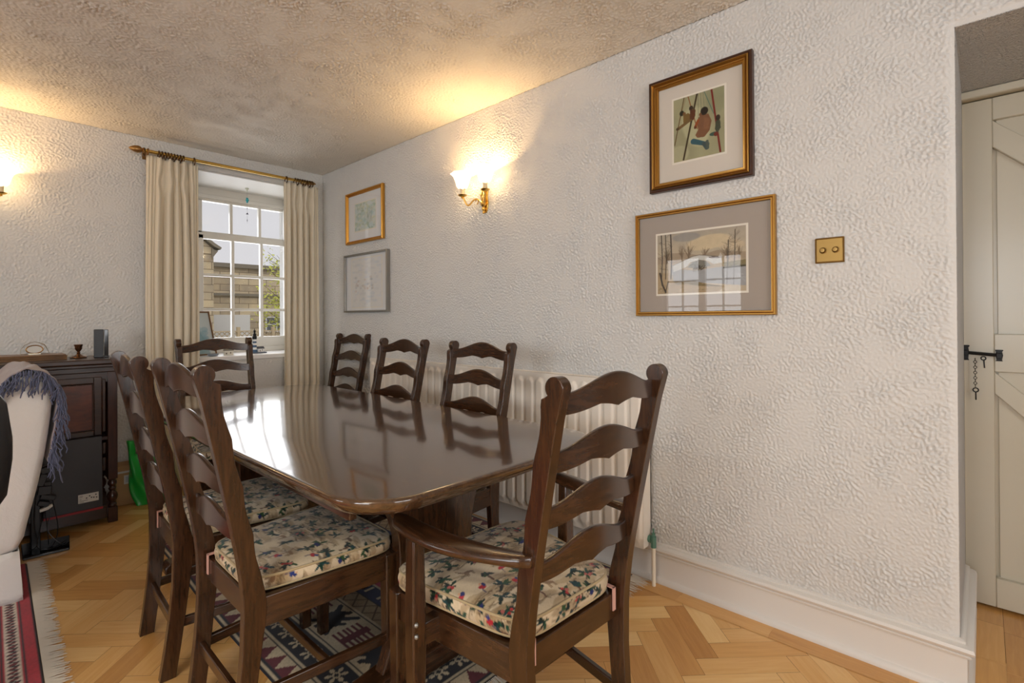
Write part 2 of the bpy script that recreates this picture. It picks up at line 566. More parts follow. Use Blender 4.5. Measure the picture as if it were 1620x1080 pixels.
WX0, WX1, WZ0, WZ1 = -1.02, -0.12, 0.872, 2.235
wall_with_hole('wall_back', 'x', XL - 0.2, 0.67, 0.0, 0.6, ZC, [(WX0, WX1, WZ0, WZ1)], PL_WALL)
wall_with_hole('wall_left', 'y', YB, 0.0, XL, -0.3, ZC, [(-1.9, -0.8, 0.95, 2.0), (-4.8, -3.2, 0.85, 2.05)], PL_WALL)
wall_with_hole('wall_rear', 'x', XL - 0.3, 0.97, YB, -0.3, ZC, [(-2.8, -1.0, 0.8, 2.1)], PL_WALL)
# right wall: a thick slab that stops at the doorway, a lintel over it, and the wall beyond
b = MB()
b.box(0, XD, YE, 0, 0, ZC)
wr = struct(b.build('wall_right', PL_WALL, smooth=0, bevel=0.012, seg=3))
b = MB(); b.box(0, XD, -4.98, YE, 2.032, ZC); b.box(0, XD, YB, -4.98, 0, ZC)
struct(b.build('wall_right_lintel', PL_WALL, smooth=0))
b = MB(); b.box(XL - 0.3, 1.0, YB - 0.3, 0.6, ZC, ZC + 0.15)
struct(b.build('ceiling', PL_CEIL, smooth=0))



# --- the combed plaster itself, modelled as relief on the faces seen most
def relief(nx, ny, step, seed, wave=0.0145, stretch=2.1):
    rs = np.random.RandomState(seed)
    nx0 = nx; nx += nx % 2; fx = np.fft.rfftfreq(nx, step)[None, :]; fy = np.fft.fftfreq(ny, step)[:, None]
    W0 = np.fft.rfft2(rs.randn(ny, nx)); out = np.zeros((ny, nx)); tot = np.zeros((ny, nx))
    for k in range(5):
        a = PI * k / 5 + .25; u = fx * math.cos(a) + fy * math.sin(a); v = -fx * math.sin(a) + fy * math.cos(a)
        f = np.sqrt((u * stretch) ** 2 + v ** 2) + 1e-9
        band = np.exp(-(np.log(f * wave) / 0.5) ** 2) + 0.35 * np.exp(-(np.log(f * wave * .5) / 0.5) ** 2)
        n = np.fft.irfft2(np.fft.rfft2(rs.randn(ny, nx)) * band, s=(ny, nx)); n /= n.std()
        fr = np.sqrt(fx ** 2 + fy ** 2)
        wgt = np.fft.irfft2(np.fft.rfft2(rs.randn(ny, nx)) * np.exp(-(fr * .16) ** 2), s=(ny, nx)); wgt = np.exp(2.2 * wgt / wgt.std())
        out += n * wgt; tot += wgt
    out /= tot
    out /= out.std()
    fr = np.sqrt(fx ** 2 + fy ** 2)
    amp = np.fft.irfft2(np.fft.rfft2(rs.randn(ny, nx)) * np.exp(-(fr * .12) ** 2), s=(ny, nx)); amp = 1 + .28 * np.clip(amp / amp.std(), -2, 2)
    h = np.tanh(out * 1.1 + .1); h = np.where(h > 0, h ** .8 if False else h, h * .55)
    return (h * amp)[:, :nx0]


def relief_sheet(name, x0, x1, y0, y1, step, seed, amp, to3d, mat, hole=None, wave=0.0145):
    nx = int((x1 - x0) / step) + 1; ny = int((y1 - y0) / step) + 1
    h = relief(nx, ny, step, seed, wave)
    X, Y = np.meshgrid(np.linspace(x0, x1, nx), np.linspace(y0, y1, ny))
    H = amp * (0.9 + 0.8 * h); H = np.maximum(H, 0.0004)
    H[0] = H[-1] = 0; H[:, 0] = H[:, -1] = 0
    P = to3d(X, Y, H)
    o = grid_obj(name, P, None, mat, None)
    if hole is not None:
        import bmesh
        bm = bmesh.new(); bm.from_mesh(o.data)
        kill = [f for f in bm.faces if hole(f.calc_center_median())]
        bmesh.ops.delete(bm, geom=kill, context='FACES'); bm.to_mesh(o.data); bm.free()
    return struct(o)


M_RW = mat('white_relief_plaster', (0.67, 0.655, 0.625, 1), 0.55, spec=0.4)
bump(M_RW, noise(M_RW, coords(M_RW), 190, 3, 0.6), 0.6, 0.0016)
M_RC = mat('ceiling_relief_plaster', (0.79, 0.755, 0.69, 1), 0.65, spec=0.3)
bump(M_RC, noise(M_RC, coords(M_RC), 160, 3, 0.6), 0.6, 0.0018)
relief_sheet('wall_right_plaster', -4.5, -0.002, 0.15, ZC - 0.001, 0.0037, 1, 0.0042, lambda a, b_, h: np.stack([-h * np.clip(np.where(b_ < 2.05, (a - YE - .002) / .02, 1), 0, 1) * np.clip(np.where(a < YE, (b_ - 2.034) / .02, 1), 0, 1) - .0002, a, b_], -1), M_RW,
             hole=lambda c: c.y < YE + .002 and c.z < 2.034, wave=0.0108)
relief_sheet('wall_back_plaster', -2.5, -0.002, 0.15, ZC - 0.001, 0.0045, 2, 0.0035, lambda a, b_, h: np.stack([a, -h - .0002, b_], -1), M_RW,
             hole=lambda c: WX0 - .0 < c.x < WX1 + .0 and WZ0 < c.z < WZ1, wave=0.0118)
relief_sheet('ceiling_plaster', -2.75, -0.002, -4.0, -0.002, 0.0050, 3, 0.0042, lambda a, b_, h: np.stack([a, b_, ZC - .0002 - h], -1), M_RC, wave=0.0128)

# --- floor: real herringbone blocks
n_ = 4; Wb = 0.078
vs, fs, uvs, tones = [], [], [], []
c45 = math.cos(PI / 4)


def fl_quad(p, tone, swap):
    b0 = len(vs)
    for x, y in p: vs.append((x, y, 0.0))
    fs.append((b0, b0 + 1, b0 + 2, b0 + 3))
    ou, ov = random.random() * 20, random.random() * 20
    L1 = math.dist(p[0], p[1]); L2 = math.dist(p[1], p[2])
    uv = [(0, 0), (L1, 0), (L1, L2), (0, L2)]
    if L2 > L1: uv = [(v, u) for u, v in uv]
    uvs.extend([(u + ou, v + ov) for u, v in uv]); tones.append(tone)


for i in range(-110, 60):
    for j in range(-60, 110):
        t = (i - j) % (2 * n_)
        if t == 0: q = [(i, j), (i + n_, j), (i + n_, j + 1), (i, j + 1)]
        elif t == 2 * n_ - 1: q = [(i, j), (i + 1, j), (i + 1, j + n_), (i, j + n_)]
        else: continue
        g = 0.006
        cx_ = sum(p[0] for p in q) / 4; cy_ = sum(p[1] for p in q) / 4
        q = [(cx_ + (p[0] - cx_) * (1 - g), cy_ + (p[1] - cy_) * (1 - g)) for p in q]
        q = [((a * c45 + b_ * c45) * Wb - 1.0, (-a * c45 + b_ * c45) * Wb - 3.0) for a, b_ in q]
        mx_ = sum(p[0] for p in q) / 4; my_ = sum(p[1] for p in q) / 4
        if mx_ < XL - 0.1 or mx_ > 0.25 or my_ < YB - 0.1 or my_ > 0.2: continue
        fl_quad(q, min(1, max(0, random.gauss(0.5, 0.23))), False)
nblk = len(fs)
me = bpy.data.meshes.new('floor'); me.from_pydata(vs, [], fs)


def finish_floor(me, name):
    uvl = me.uv_layers.new(name='UVMap')
    uvl.data.foreach_set('uv', [c for p in uvs for c in p])
    at = me.attributes.new('tone', 'FLOAT', 'FACE'); at.data.foreach_set('value', tones)
    me.materials.append(M_FLOOR)
    o = bpy.data.objects.new(name, me); COL.objects.link(o)
    return struct(o)


finish_floor(me, 'floor')
b = MB(); b.box(XL - 0.3, 1.2, YB - 0.3, 0.05, -0.1, -0.0015)
M_SUB = mat('dark_floor_gap', lin((96, 58, 26)), 0.7)
struct(b.build('floor_underlay', M_SUB, smooth=0))
# border boards beside the skirting and beyond the doorway
vs, fs, uvs, tones = [], [], [], []
y = 0.0
while y > YE - 0.05:
    L = random.uniform(0.28, 0.42); y2 = max(y - L, YE - 0.06)
    fl_quad([(-0.110, y2), (-0.110, y - 0.001), (0.0, y - 0.001), (0.0, y2)], random.uniform(0.15, 0.5), False); y = y2
    if y <= YE - 0.055: break
for k in range(9):
    yy = YE + 0.0 - k * 0.105; x = -0.06
    x += 0
    while x < 0.75:
        L = random.uniform(0.25, 0.45)
        fl_quad([(x, yy - 0.105), (x + L - .001, yy - 0.105), (x + L - .001, yy - 0.001), (x, yy - 0.001)], random.uniform(0.1, 0.55), False); x += L
vs = [(a, b_, 0.0012) for a, b_, c in vs]
me = bpy.data.meshes.new('trim_1'); me.from_pydata(vs, [], fs)
finish_floor(me, 'trim_1')


# --- swept mouldings
def sweep_xy(path, prof, closed=False):
    """path of (x,y); prof of (out,z), 'out' is to the right of travel"""
    P = [Vector((p[0], p[1])) for p in path]; rings = []
    for i, p in enumerate(P):
        a = (P[i] - P[i - 1]).normalized() if i > 0 or closed else None
        c = (P[(i + 1) % len(P)] - P[i]).normalized() if i < len(P) - 1 or closed else None
        if a is None: a = c
        if c is None: c = a
        na, nc = Vector((a.y, -a.x)), Vector((c.y, -c.x))
        m = (na + nc).normalized(); s_ = 1 / max(0.3, m.dot(na))
        rings.append([(p.x + m.x * s_ * o, p.y + m.y * s_ * o, z) for o, z in prof])
    return rings


skirt = [(0, 0), (0.032, 0), (0.032, 0.008), (0.028, 0.018), (0.018, 0.024), (0.016, 0.03), (0.016, 0.118), (0.024, 0.121), (0.026, 0.127), (0.022, 0.13),
         (0.030, 0.135), (0.034, 0.144), (0.031, 0.153), (0.022, 0.157), (0.013, 0.158), (0.013, 0.165), (0.006, 0.169), (0, 0.169)]
b = MB(); b.loft(sweep_xy([(XD - 0.05, YE), (0, YE), (0, 0)], [(-o, z) for o, z in skirt]))
struct(b.build('baseboard_right', M_SKIRT, smooth=40))
b = MB(); b.loft(sweep_xy([(0, 0), (XL, 0), (XL, YB), (0, YB)], [(-o, z) for o, z in skirt]))
struct(b.build('baseboard_back', M_SKIRT, smooth=40))

# --- back window
wn = thing('window_1', 'white painted sash window of nine panes in the deep back wall reveal', 'window', (-0.435, 0.5, 0)); struct(wn)
ox = -0.435
b = MB()
X0, X1 = -0.83, -0.045
b.box(X0 - ox - 0.25, X0 - ox + 0.03, 0.0, 0.07, 0.88, 2.24); b.box(X1 - ox - 0.03, X1 - ox + 0.25, 0.0, 0.07, 0.88, 2.24)
b.box(X0 - ox - 0.25, X1 - ox + 0.25, 0.0, 0.07, 2.15, 2.3)
b.box(X0 - ox, X1 - ox, -0.02, 0.07, 2.14, 2.17)
b.build('window_frame', M_WHITE, wn, bevel=0.004)
b = MB()
b.box(X0 - ox + .02, X1 - ox - .02, 0.0, 0.05, 2.118, 2.152)       # top rail of the upper sash
b.box(X0 - ox + .02, X0 - ox + 0.057, 0.0, 0.05, 1.84, 2.13); b.box(X1 - ox - 0.057, X1 - ox - .02, 0.0, 0.05, 1.84, 2.13)
b.box(X0 - ox + .02, X1 - ox - .02, 0.0, 0.05, 1.845, 1.872)
for xb in (-0.554, -0.325): b.box(xb - ox - 0.011, xb - ox + 0.011, 0.008, 0.045, 1.86, 2.13)
b.build('upper_sash', M_WHITE, wn, bevel=0.003)
b = MB()
b.box(X0 - ox + .02, X1 - ox - .02, -0.035, 0.015, 1.808, 1.856)      # meeting rail
b.box(X0 - ox + .02, X0 - ox + 0.055, -0.035, 0.015, 0.96, 1.84); b.box(X1 - ox - 0.055, X1 - ox - .02, -0.035, 0.015, 0.96, 1.84)
b.box(X0 - ox + .02, X1 - ox - .02, -0.035, 0.015, 0.925, 1.008)
for xb in (-0.554, -0.325): b.box(xb - ox - 0.011, xb - ox + 0.011, -0.028, 0.01, 0.99, 1.82)
for zb in (1.518, 1.238): b.box(X0 - ox + 0.04, X1 - ox - 0.04, -0.0275, 0.0095, zb - 0.011, zb + 0.011)
b.build('lower_sash', M_WHITE, wn, bevel=0.003)
b = MB(); b.box(X0 - ox + 0.04, X1 - ox - 0.04, 0.024, 0.028, 1.86, 2.13); b.box(X0 - ox + 0.04, X1 - ox - 0.04, -0.012, -0.008, 0.99, 1.83)
b.build('glass_pane', M_GLASS, wn, smooth=0)
b = MB(); b.box(X0 - ox - 0.2, X1 - ox + 0.1, -0.06, 0.06, 0.885, 0.926)
b.build('sill_rail', M_WHITE, wn, bevel=0.004)
b = MB(); b.box(WX0 + .001, WX1 - .001, -0.012, 0.5, 0.85, 0.8845)
struct(b.build('trim_2', mat('white_window_board', lin((244, 243, 242)), 0.35), bevel=0.006))
b = MB(); b.box(WX0 + .001, WX1 - .001, 0.02, 0.5, 2.228, 2.245)
b.box(WX0 - 0.005, WX0 + 0.012, 0.01, 0.5, 0.885, 2.235); b.box(WX1 - 0.012, WX1 + 0.005, 0.01, 0.5, 0.885, 2.235)
struct(b.build('trim_3', mat('white_reveal_lining', lin((232, 230, 226)), 0.45), bevel=0.004))


# --- windows of the other walls (seen in reflections)
def side_window(name, label, axis, a0, a1, z0, z1, at):
    t = thing(name, label, 'window'); struct(t)
    b = MB()
    def bx(p, q, zz0, zz1, d0=0, d1=0.05):
        lo, hi = sorted((at + d0 * (1 if axis == 'y' else 1), at + d1))
        if axis == 'y': b.box(lo, hi, p, q, zz0, zz1)
        else: b.box(p, q, lo, hi, zz0, zz1)
    bx(a0, a0 + .05, z0, z1); bx(a1 - .05, a1, z0, z1); bx(a0, a1, z0, z0 + .05); bx(a0, a1, z1 - .05, z1)
    mid = (a0 + a1) / 2
    bx(mid - .045, mid + .045, z0, z1)
    for k in (1, 2): bx(a0, a1, z0 + (z1 - z0) * k / 3 - .01, z0 + (z1 - z0) * k / 3 + .01, 0.01, 0.04)
    for f in (0.25, 0.75): bx(a0 + (a1 - a0) * f - .01, a0 + (a1 - a0) * f + .01, z0, z1, 0.01, 0.04)
    b.build('window_frame', M_WHITE, t, smooth=0)


side_window('window_2', 'white paned window in the left wall nearer the back', 'y', -1.9, -0.8, 0.95, 2.0, XL - 0.12)
side_window('window_3', 'white paned window in the left wall beside the camera', 'y', -4.8, -3.2, 0.85, 2.05, XL - 0.12)
side_window('window_4', 'white paned window in the rear wall', 'x', -2.8, -1.0, 0.8, 2.1, YB - 0.12)

# --- door beyond the doorway
dr = thing('door_1', 'cream ledged and braced door in the recess at the right', 'door', (XD, -4.03, 0)); struct(dr)
DW = 0.86
b = MB(); b.box(0.03, 0.045, -DW, -0.005, 0.012, 2.002); 
for k in range(7):
    yy = -0.115 - k * 0.107
    b.box(0.022, 0.032, yy - 0.104, yy, 0.1, 1.95)
b.build('door_boards', M_DOOR, dr, bevel=0.002)
b = MB()
b.box(0.0, 0.03, -0.104, -0.005, 0.012, 2.002); b.box(0.0, 0.03, -DW, -DW + 0.1, 0.012, 2.002)
b.box(0.0, 0.03, -DW + 0.1, -0.104, 1.915, 2.002)
b.box(0.0, 0.03, -DW + 0.1, -0.104, 0.93, 1.078)
b.box(0.0, 0.03, -DW + 0.1, -0.104, 0.012, 0.125)
b.build('door_frame_boards', M_DOOR, dr, bevel=0.003)
b = MB()
# diagonal braces: upper one from the top outer corner down, lower one from the middle rail down
b.prism([(-0.104, 1.915), (-0.104, 1.81), (-DW + 0.1, 1.15), (-DW + 0.1, 1.27)], 'x', 0.002, 0.03)
b.prism([(-0.104, 0.93), (-0.104, 0.845), (-DW + 0.1, 0.15), (-DW + 0.1, 0.27)], 'x', 0.002, 0.03)
b.build('door_brace', M_DOOR, dr, bevel=0.003)
b = MB()
b.box(XD - 0.04, XD + 0.03, YE - 0.0, YE + 0.05, 0, 2.04)
b.box(XD - 0.045, XD + 0.05, -4.97, YE + 0.04, 2.006, 2.09)
b.box(XD - 0.058, XD - 0.04, -4.97, YE + 0.04, 2.0, 2.03)
b.box(XD - 0.04, XD + 0.03, -4.96, -4.90, 0, 2.04)
struct(b.build('trim_4', M_DOOR, bevel=0.004))
b = MB(); b.box(XD + 0.05, XD + 0.2, -5.1, -3.9, 0, 2.38)
struct(b.build('wall_behind_door', PL_WALL, smooth=0))
# iron bolt
bl = thing('door_bolt', 'black iron bolt with keepers on the edge of the cream door', 'bolt', (XD - 0.002, -4.085, 1.0))
b = MB(); b.tube([(-0.014, 0.062, 0.006), (-0.014, -0.066, -0.004)], 0.0065, 8); b.build('bolt_bar', M_IRON, bl)
for yy, zz, name in ((0.034, 0.003, 'keeper'), (-0.063, -0.005, 'keeper')):
    b = MB()
    w_ = 0.011; h_ = 0.03 if yy > 0 else 0.022
    b.prism([(yy - w_, zz - h_), (yy - w_ * .7, zz - h_ * .85), (yy - w_ * .8, zz - h_ * .4), (yy - w_, zz), (yy - w_ * .8, zz + h_ * .5), (yy - w_ * .7, zz + h_ * .7), (yy - w_ * 1.1, zz + h_ * .85), (yy - w_, zz + h_),
             (yy + w_, zz + h_), (yy + w_ * 1.1, zz + h_ * .85), (yy + w_ * .7, zz + h_ * .7), (yy + w_ * .8, zz + h_ * .5), (yy + w_, zz), (yy + w_ * .8, zz - h_ * .4), (yy + w_ * .7, zz - h_ * .85), (yy + w_, zz - h_)], 'x', -0.006, 0.001)
    b.prism([(yy - w_ * .8, zz - .01), (yy - w_ * .8, zz + .01), (yy + w_ * .8, zz + .01), (yy + w_ * .8, zz - .01)], 'x', -0.023, -0.002)
    b.build(name, M_IRON, bl, bevel=0.0015)
b = MB(); b.box(-0.02, 0.0, 0.0585, 0.064, -0.035, 0.035); b.build('keeper', M_IRON, bl, bevel=0.001)
b = MB(); b.torus((-0.018, -0.018, -0.017), 0.007, 0.0022, 'x', 12, 6); b.tube([(-0.018, -0.019, -0.024), (-0.018, -0.021, -0.055)], 0.0022, 6); b.build('peg', M_IRON, bl)
b = MB()
for k in range(11):
    z_ = -0.022 - k * 0.0105
    if k % 2: b.torus((-0.018, 0.006, z_), 0.0048, 0.0012, 'x', 10, 5)
    else: b.torus((-0.018, 0.006, z_), 0.0048, 0.0012, 'y', 10, 5)
b.torus((-0.018, 0.005, -0.143), 0.008, 0.0022, 'x', 12, 6); b.tube([(-0.018, 0.005, -0.15), (-0.018, 0.0045, -0.182)], 0.0022, 6)
b.build('chain', M_IRON, bl)


# ------------------------------------------------------------------ outside
bd = thing('stone_building', 'coursed sandstone building with parapet beyond the back window', 'building', (2.6, 9.0, -1.0))
BX, BY, BZ = 2.6, 9.0, -1.0
b = MB(); b.box(1.83 - BX, 9 - BX, 0, 3, 0, 2.40 - BZ); b.build('wall', M_STONE, bd, smooth=0)
b = MB(); b.box(1.83 - BX, 9 - BX, -0.08, 3.05, 2.40 - BZ, 2.50 - BZ); b.build('coping', M_SLATE, bd, smooth=0)
b = MB(); b.box(1.83 - BX, 9 - BX, -0.05, 0.01, 1.73 - BZ, 1.79 - BZ); b.build('string_course', M_SLATE, bd, smooth=0)
b = MB(); b.box(2.0 - BX - 1.2, 2.62 - BX, -0.03, 0.02, 0.0, 1.28 - BZ); b.build('garage_door', M_GARAGE, bd, smooth=0)
wf = MB(); wf.box(2.99 - BX, 3.75 - BX, -0.04, 0.02, 0.86 - BZ, 1.22 - BZ); wf = wf.build('window', M_DKGLASS, bd, smooth=0)
b = MB()
for k in range(4): x_ = 2.99 + k * 0.253; b.box(x_ - .015 - BX, x_ + .015 - BX, -0.06, -0.03, 0.85 - BZ, 1.23 - BZ)
for z_ in (0.86, 1.04, 1.22): b.box(2.98 - BX, 3.77 - BX, -0.055, -0.032, z_ - .014 - BZ, z_ + .014 - BZ)
b.build('glazing_bars', M_GARAGE, wf, smooth=0)
gb = thing('stone_gable', 'stone gable end with sloping slate eaves seen at the window left', 'building', (1.0, 7.0, -1.0))
b = MB(); b.box(-2.0, 0.24, 0, 2, 0, 3.45); b.prism([(-2.0, 3.44), (0.24, 3.44), (0.24, 3.56), (0.02, 3.74), (-2.0, 4.75)], 'y', 0, 2)
b.build('wall', M_STONE, gb, smooth=0)
b = MB(); b.prism([(0.34, 3.545), (0.22, 3.60), (0.06, 3.73), (-2.0, 4.82), (-2.0, 4.87), (0.08, 3.79), (0.24, 3.66), (0.36, 3.585)], 'y', -0.1, 2.1)
b.prism([(0.2, 3.36), (0.31, 3.52), (0.2, 3.55)], 'y', -0.05, 0.3)
b.build('eaves', M_SLATE, gb, smooth=0)
b = MB(); b.box(-30, 30, 1.2, 40, -1.1, -1.0); struct(b.build('ground', M_GRASS, smooth=0))
fn = thing('lattice_fence', 'weathered wooden lattice fence top just outside the back window', 'fence', (0.6, 3.0, 0.0))
b = MB()
for k in range(-14, 30):
    for s_ in (-1, 1):
        x_ = -1.0 + k * 0.06
        b.add([(x_, 0, .885), (x_ + .012, 0, .885), (x_ + .012 + s_ * .115, 0, 1.0), (x_ + s_ * .115, 0, 1.0), (x_, .01, .885), (x_ + .012, .01, .885), (x_ + .012 + s_ * .115, .01, 1.0), (x_ + s_ * .115, .01, 1.0)],
              [(0, 1, 2, 3), (7, 6, 5, 4), (0, 4, 5, 1), (3, 2, 6, 7), (0, 3, 7, 4), (1, 5, 6, 2)])
b.build('lattice', M_LATT, fn, smooth=0)
b = MB(); b.box(-2, 1.6, -.01, .02, .86, .888); b.box(-2, 1.6, -.01, .02, .998, 1.012); b.build('rail', M_LATT, fn, smooth=0)
b = MB(); b.box(-2, 1.6, 0.0, 0.015, -1.0, .87); b.build('fence_panel', M_LATT, fn, smooth=0)
for x_ in (-0.28, 0.16):
    b = MB(); b.box(x_, x_ + .035, -.02, .025, -1.0, 1.06); b.build('post', M_LATT, fn, smooth=0)
tr = thing('spring_tree', 'yellow green leafing tree in front of the stone building outside', 'tree', (2.5, 6.2, -1.0))
b = MB(); rr = random.Random(3); tips = []
b.tube([(0.3, 0, 0), (0.25, 0, 1.5), (0.1, 0, 3.0)], [0.08, 0.06, 0.03], 7)
for k in range(34):
    z0 = rr.uniform(1.8, 3.2); a = rr.uniform(-0.6, 0.6); L = rr.uniform(0.35, 0.85)
    p = [(0.2, 0, z0)]
    for j in range(1, 6):
        t_ = j / 5
        p.append((0.2 - L * t_ * math.cos(a) + rr.uniform(-.02, .02), L * t_ * math.sin(a), z0 + 0.35 * t_ * t_ + rr.uniform(-.03, .03))); 
        if j > 1: tips.append(p[-1])
    b.tube(p, [0.014, 0.011, 0.008, 0.006, 0.005, 0.003], 5)
b.build('branches', M_TWIG, tr)
b = MB()
for p in tips:
    if p[2] > 3.25 and rr.random() < .7: nn = 3
    else: nn = 16
    for q in range(nn):
        c = Vector(p) + Vector((rr.gauss(0, .075), rr.gauss(0, .08), rr.gauss(0, .06)))
        s_ = rr.uniform(.012, .024); a1 = Vector((rr.uniform(-1, 1), rr.uniform(-1, 1), rr.uniform(-1, 1))).normalized(); a2 = a1.orthogonal().normalized()
        b.add([c - a1 * s_ * 1.6, c + a2 * s_, c + a1 * s_ * 1.6, c - a2 * s_], [(0, 1, 2, 3)])
b.build('foliage', M_LEAF, tr, smooth=0)['kind'] = 'stuff'


# ------------------------------------------------------------------ curtains and pole
ROD_Y, ROD_Z = -0.1, 2.262
rp = thing('curtain_pole', 'long brass curtain pole with acorn finials above the window', 'curtain pole', (-0.72, ROD_Y, ROD_Z))
b = MB(); b.tube([(-0.56, 0, 0), (0.56, 0, 0)], 0.011, 12); b.build('pole', M_BRASS, rp)
for s_ in (-1, 1):
    b = MB(); Mx = Matrix.Translation((s_ * 0.555, 0, 0)) @ Matrix.Rotation(s_ * PI / 2, 4, 'Y')
    k_ = 1.0 if s_ < 0 else 0.62
    b.lathe([(0.004, 0), (0.016, 0.0), (0.017, 0.006), (0.011, 0.012), (0.02 * k_, 0.02 * k_), (0.024 * k_, 0.035 * k_), (0.02 * k_, 0.055 * k_), (0.011 * k_, 0.072 * k_), (0.003, 0.082 * k_)], 14, M=Mx)
    b.build('finial', M_BRASSD, rp)
    b = MB(); xb = s_ * 0.535
    b.tube([(xb, 0, 0.0), (xb, 0.03, -0.012), (xb, 0.096, -0.012)], 0.007, 8); b.torus((xb, 0, 0), 0.015, 0.005, 'x', 16, 8); b.box(xb - .014, xb + .014, 0.09, 0.0998, -0.035, 0.03)
    b.tube([(xb, 0, -0.014), (xb, 0, -0.032)], 0.004, 6)
    b.build('bracket', M_BRASSD, rp)


def curtain(label, x0, x1, zb, seed, rings, flare):
    t = thing('curtain', label, 'curtain', ((x0 + x1) / 2, ROD_Y, ROD_Z), 0, 'cream curtains at the back window')
    rr = random.Random(seed)
    H = 2.235 - zb; W_ = x1 - x0
    nx, nz = 260, 90
    u = np.linspace(0, 1, nx); zz = np.linspace(0, 1, nz)
    ph = np.cumsum(0.75 + 0.5 * np.interp(u, np.linspace(0, 1, 9), [rr.random() for _ in range(9)])); ph = ph / ph[-1] * 2 * PI * (6.5 if W_ > 0.28 else 5.5)
    amp_u = np.interp(u, np.linspace(0, 1, 8), [rr.uniform(0.6, 1.1) for _ in range(8)])
    env = np.clip((u - (0.16 if W_ > .28 else 0.05)) / 0.1, 0.12, 1) * np.clip((0.93 - u) / 0.1, 0.15, 1)
    amp_u = amp_u * env
    P = np.zeros((nz, nx, 3))
    for j, s_ in enumerate(zz):
        head = math.exp(-((s_ * H - 0.16) / 0.06) ** 2)        # where the pinch pleats are stitched
        k_ = 0.55 + 0.45 * min(1, s_ * 3) - 0.25 * head
        y = 0.032 * k_ * amp_u * np.sin(ph + 0.35 * s_) + 0.010 * np.sin(ph * 0.31 + 2 * s_ + seed) * min(1, s_ * 2)
        y += 0.004 * np.sin(ph * 2.1 + 5 * s_)
        xx = -W_ / 2 + u * W_ + 0.006 * np.cos(ph) * k_ * env - 0.010 * head * np.sin(2 * PI * (u - .16) * 2.4) * env + flare * s_ * (u - 0.5)
        xx -= 0.012 * math.sin(PI * min(1, s_ * 1.4)) * np.sin(2 * PI * u) * (1 if W_ > .28 else 0)
        P[j, :, 0] = xx; P[j, :, 1] = y; P[j, :, 2] = -0.027 - s_ * H
    o = grid_obj('drape', P, None, M_CURT, t)
    m = o.modifiers.new('solid', 'SOLIDIFY'); m.thickness = 0.003
    for xr in rings:
        b = MB(); b.torus((xr - (x0 + x1) / 2, 0, -0.010), 0.0245, 0.0038, 'x', 20, 6); b.tube([(xr - (x0 + x1) / 2, 0, -0.027), (xr - (x0 + x1) / 2, 0, -0.04)], 0.002, 5)
        b.build('curtain_ring', M_RING, t)
    return t


curtain('long cream pleated curtain drawn to the left of the window', -1.265, -0.965, 0.04, 2, [-1.195 + k * 0.0175 for k in range(9)] + [-1.275, -0.99], 0.02)
curtain('narrower cream pleated curtain at the right of the window, by the room corner', -0.375, -0.095, 0.04, 5, [-0.285 + k * 0.0195 for k in range(8)] + [-0.355], 0.0)

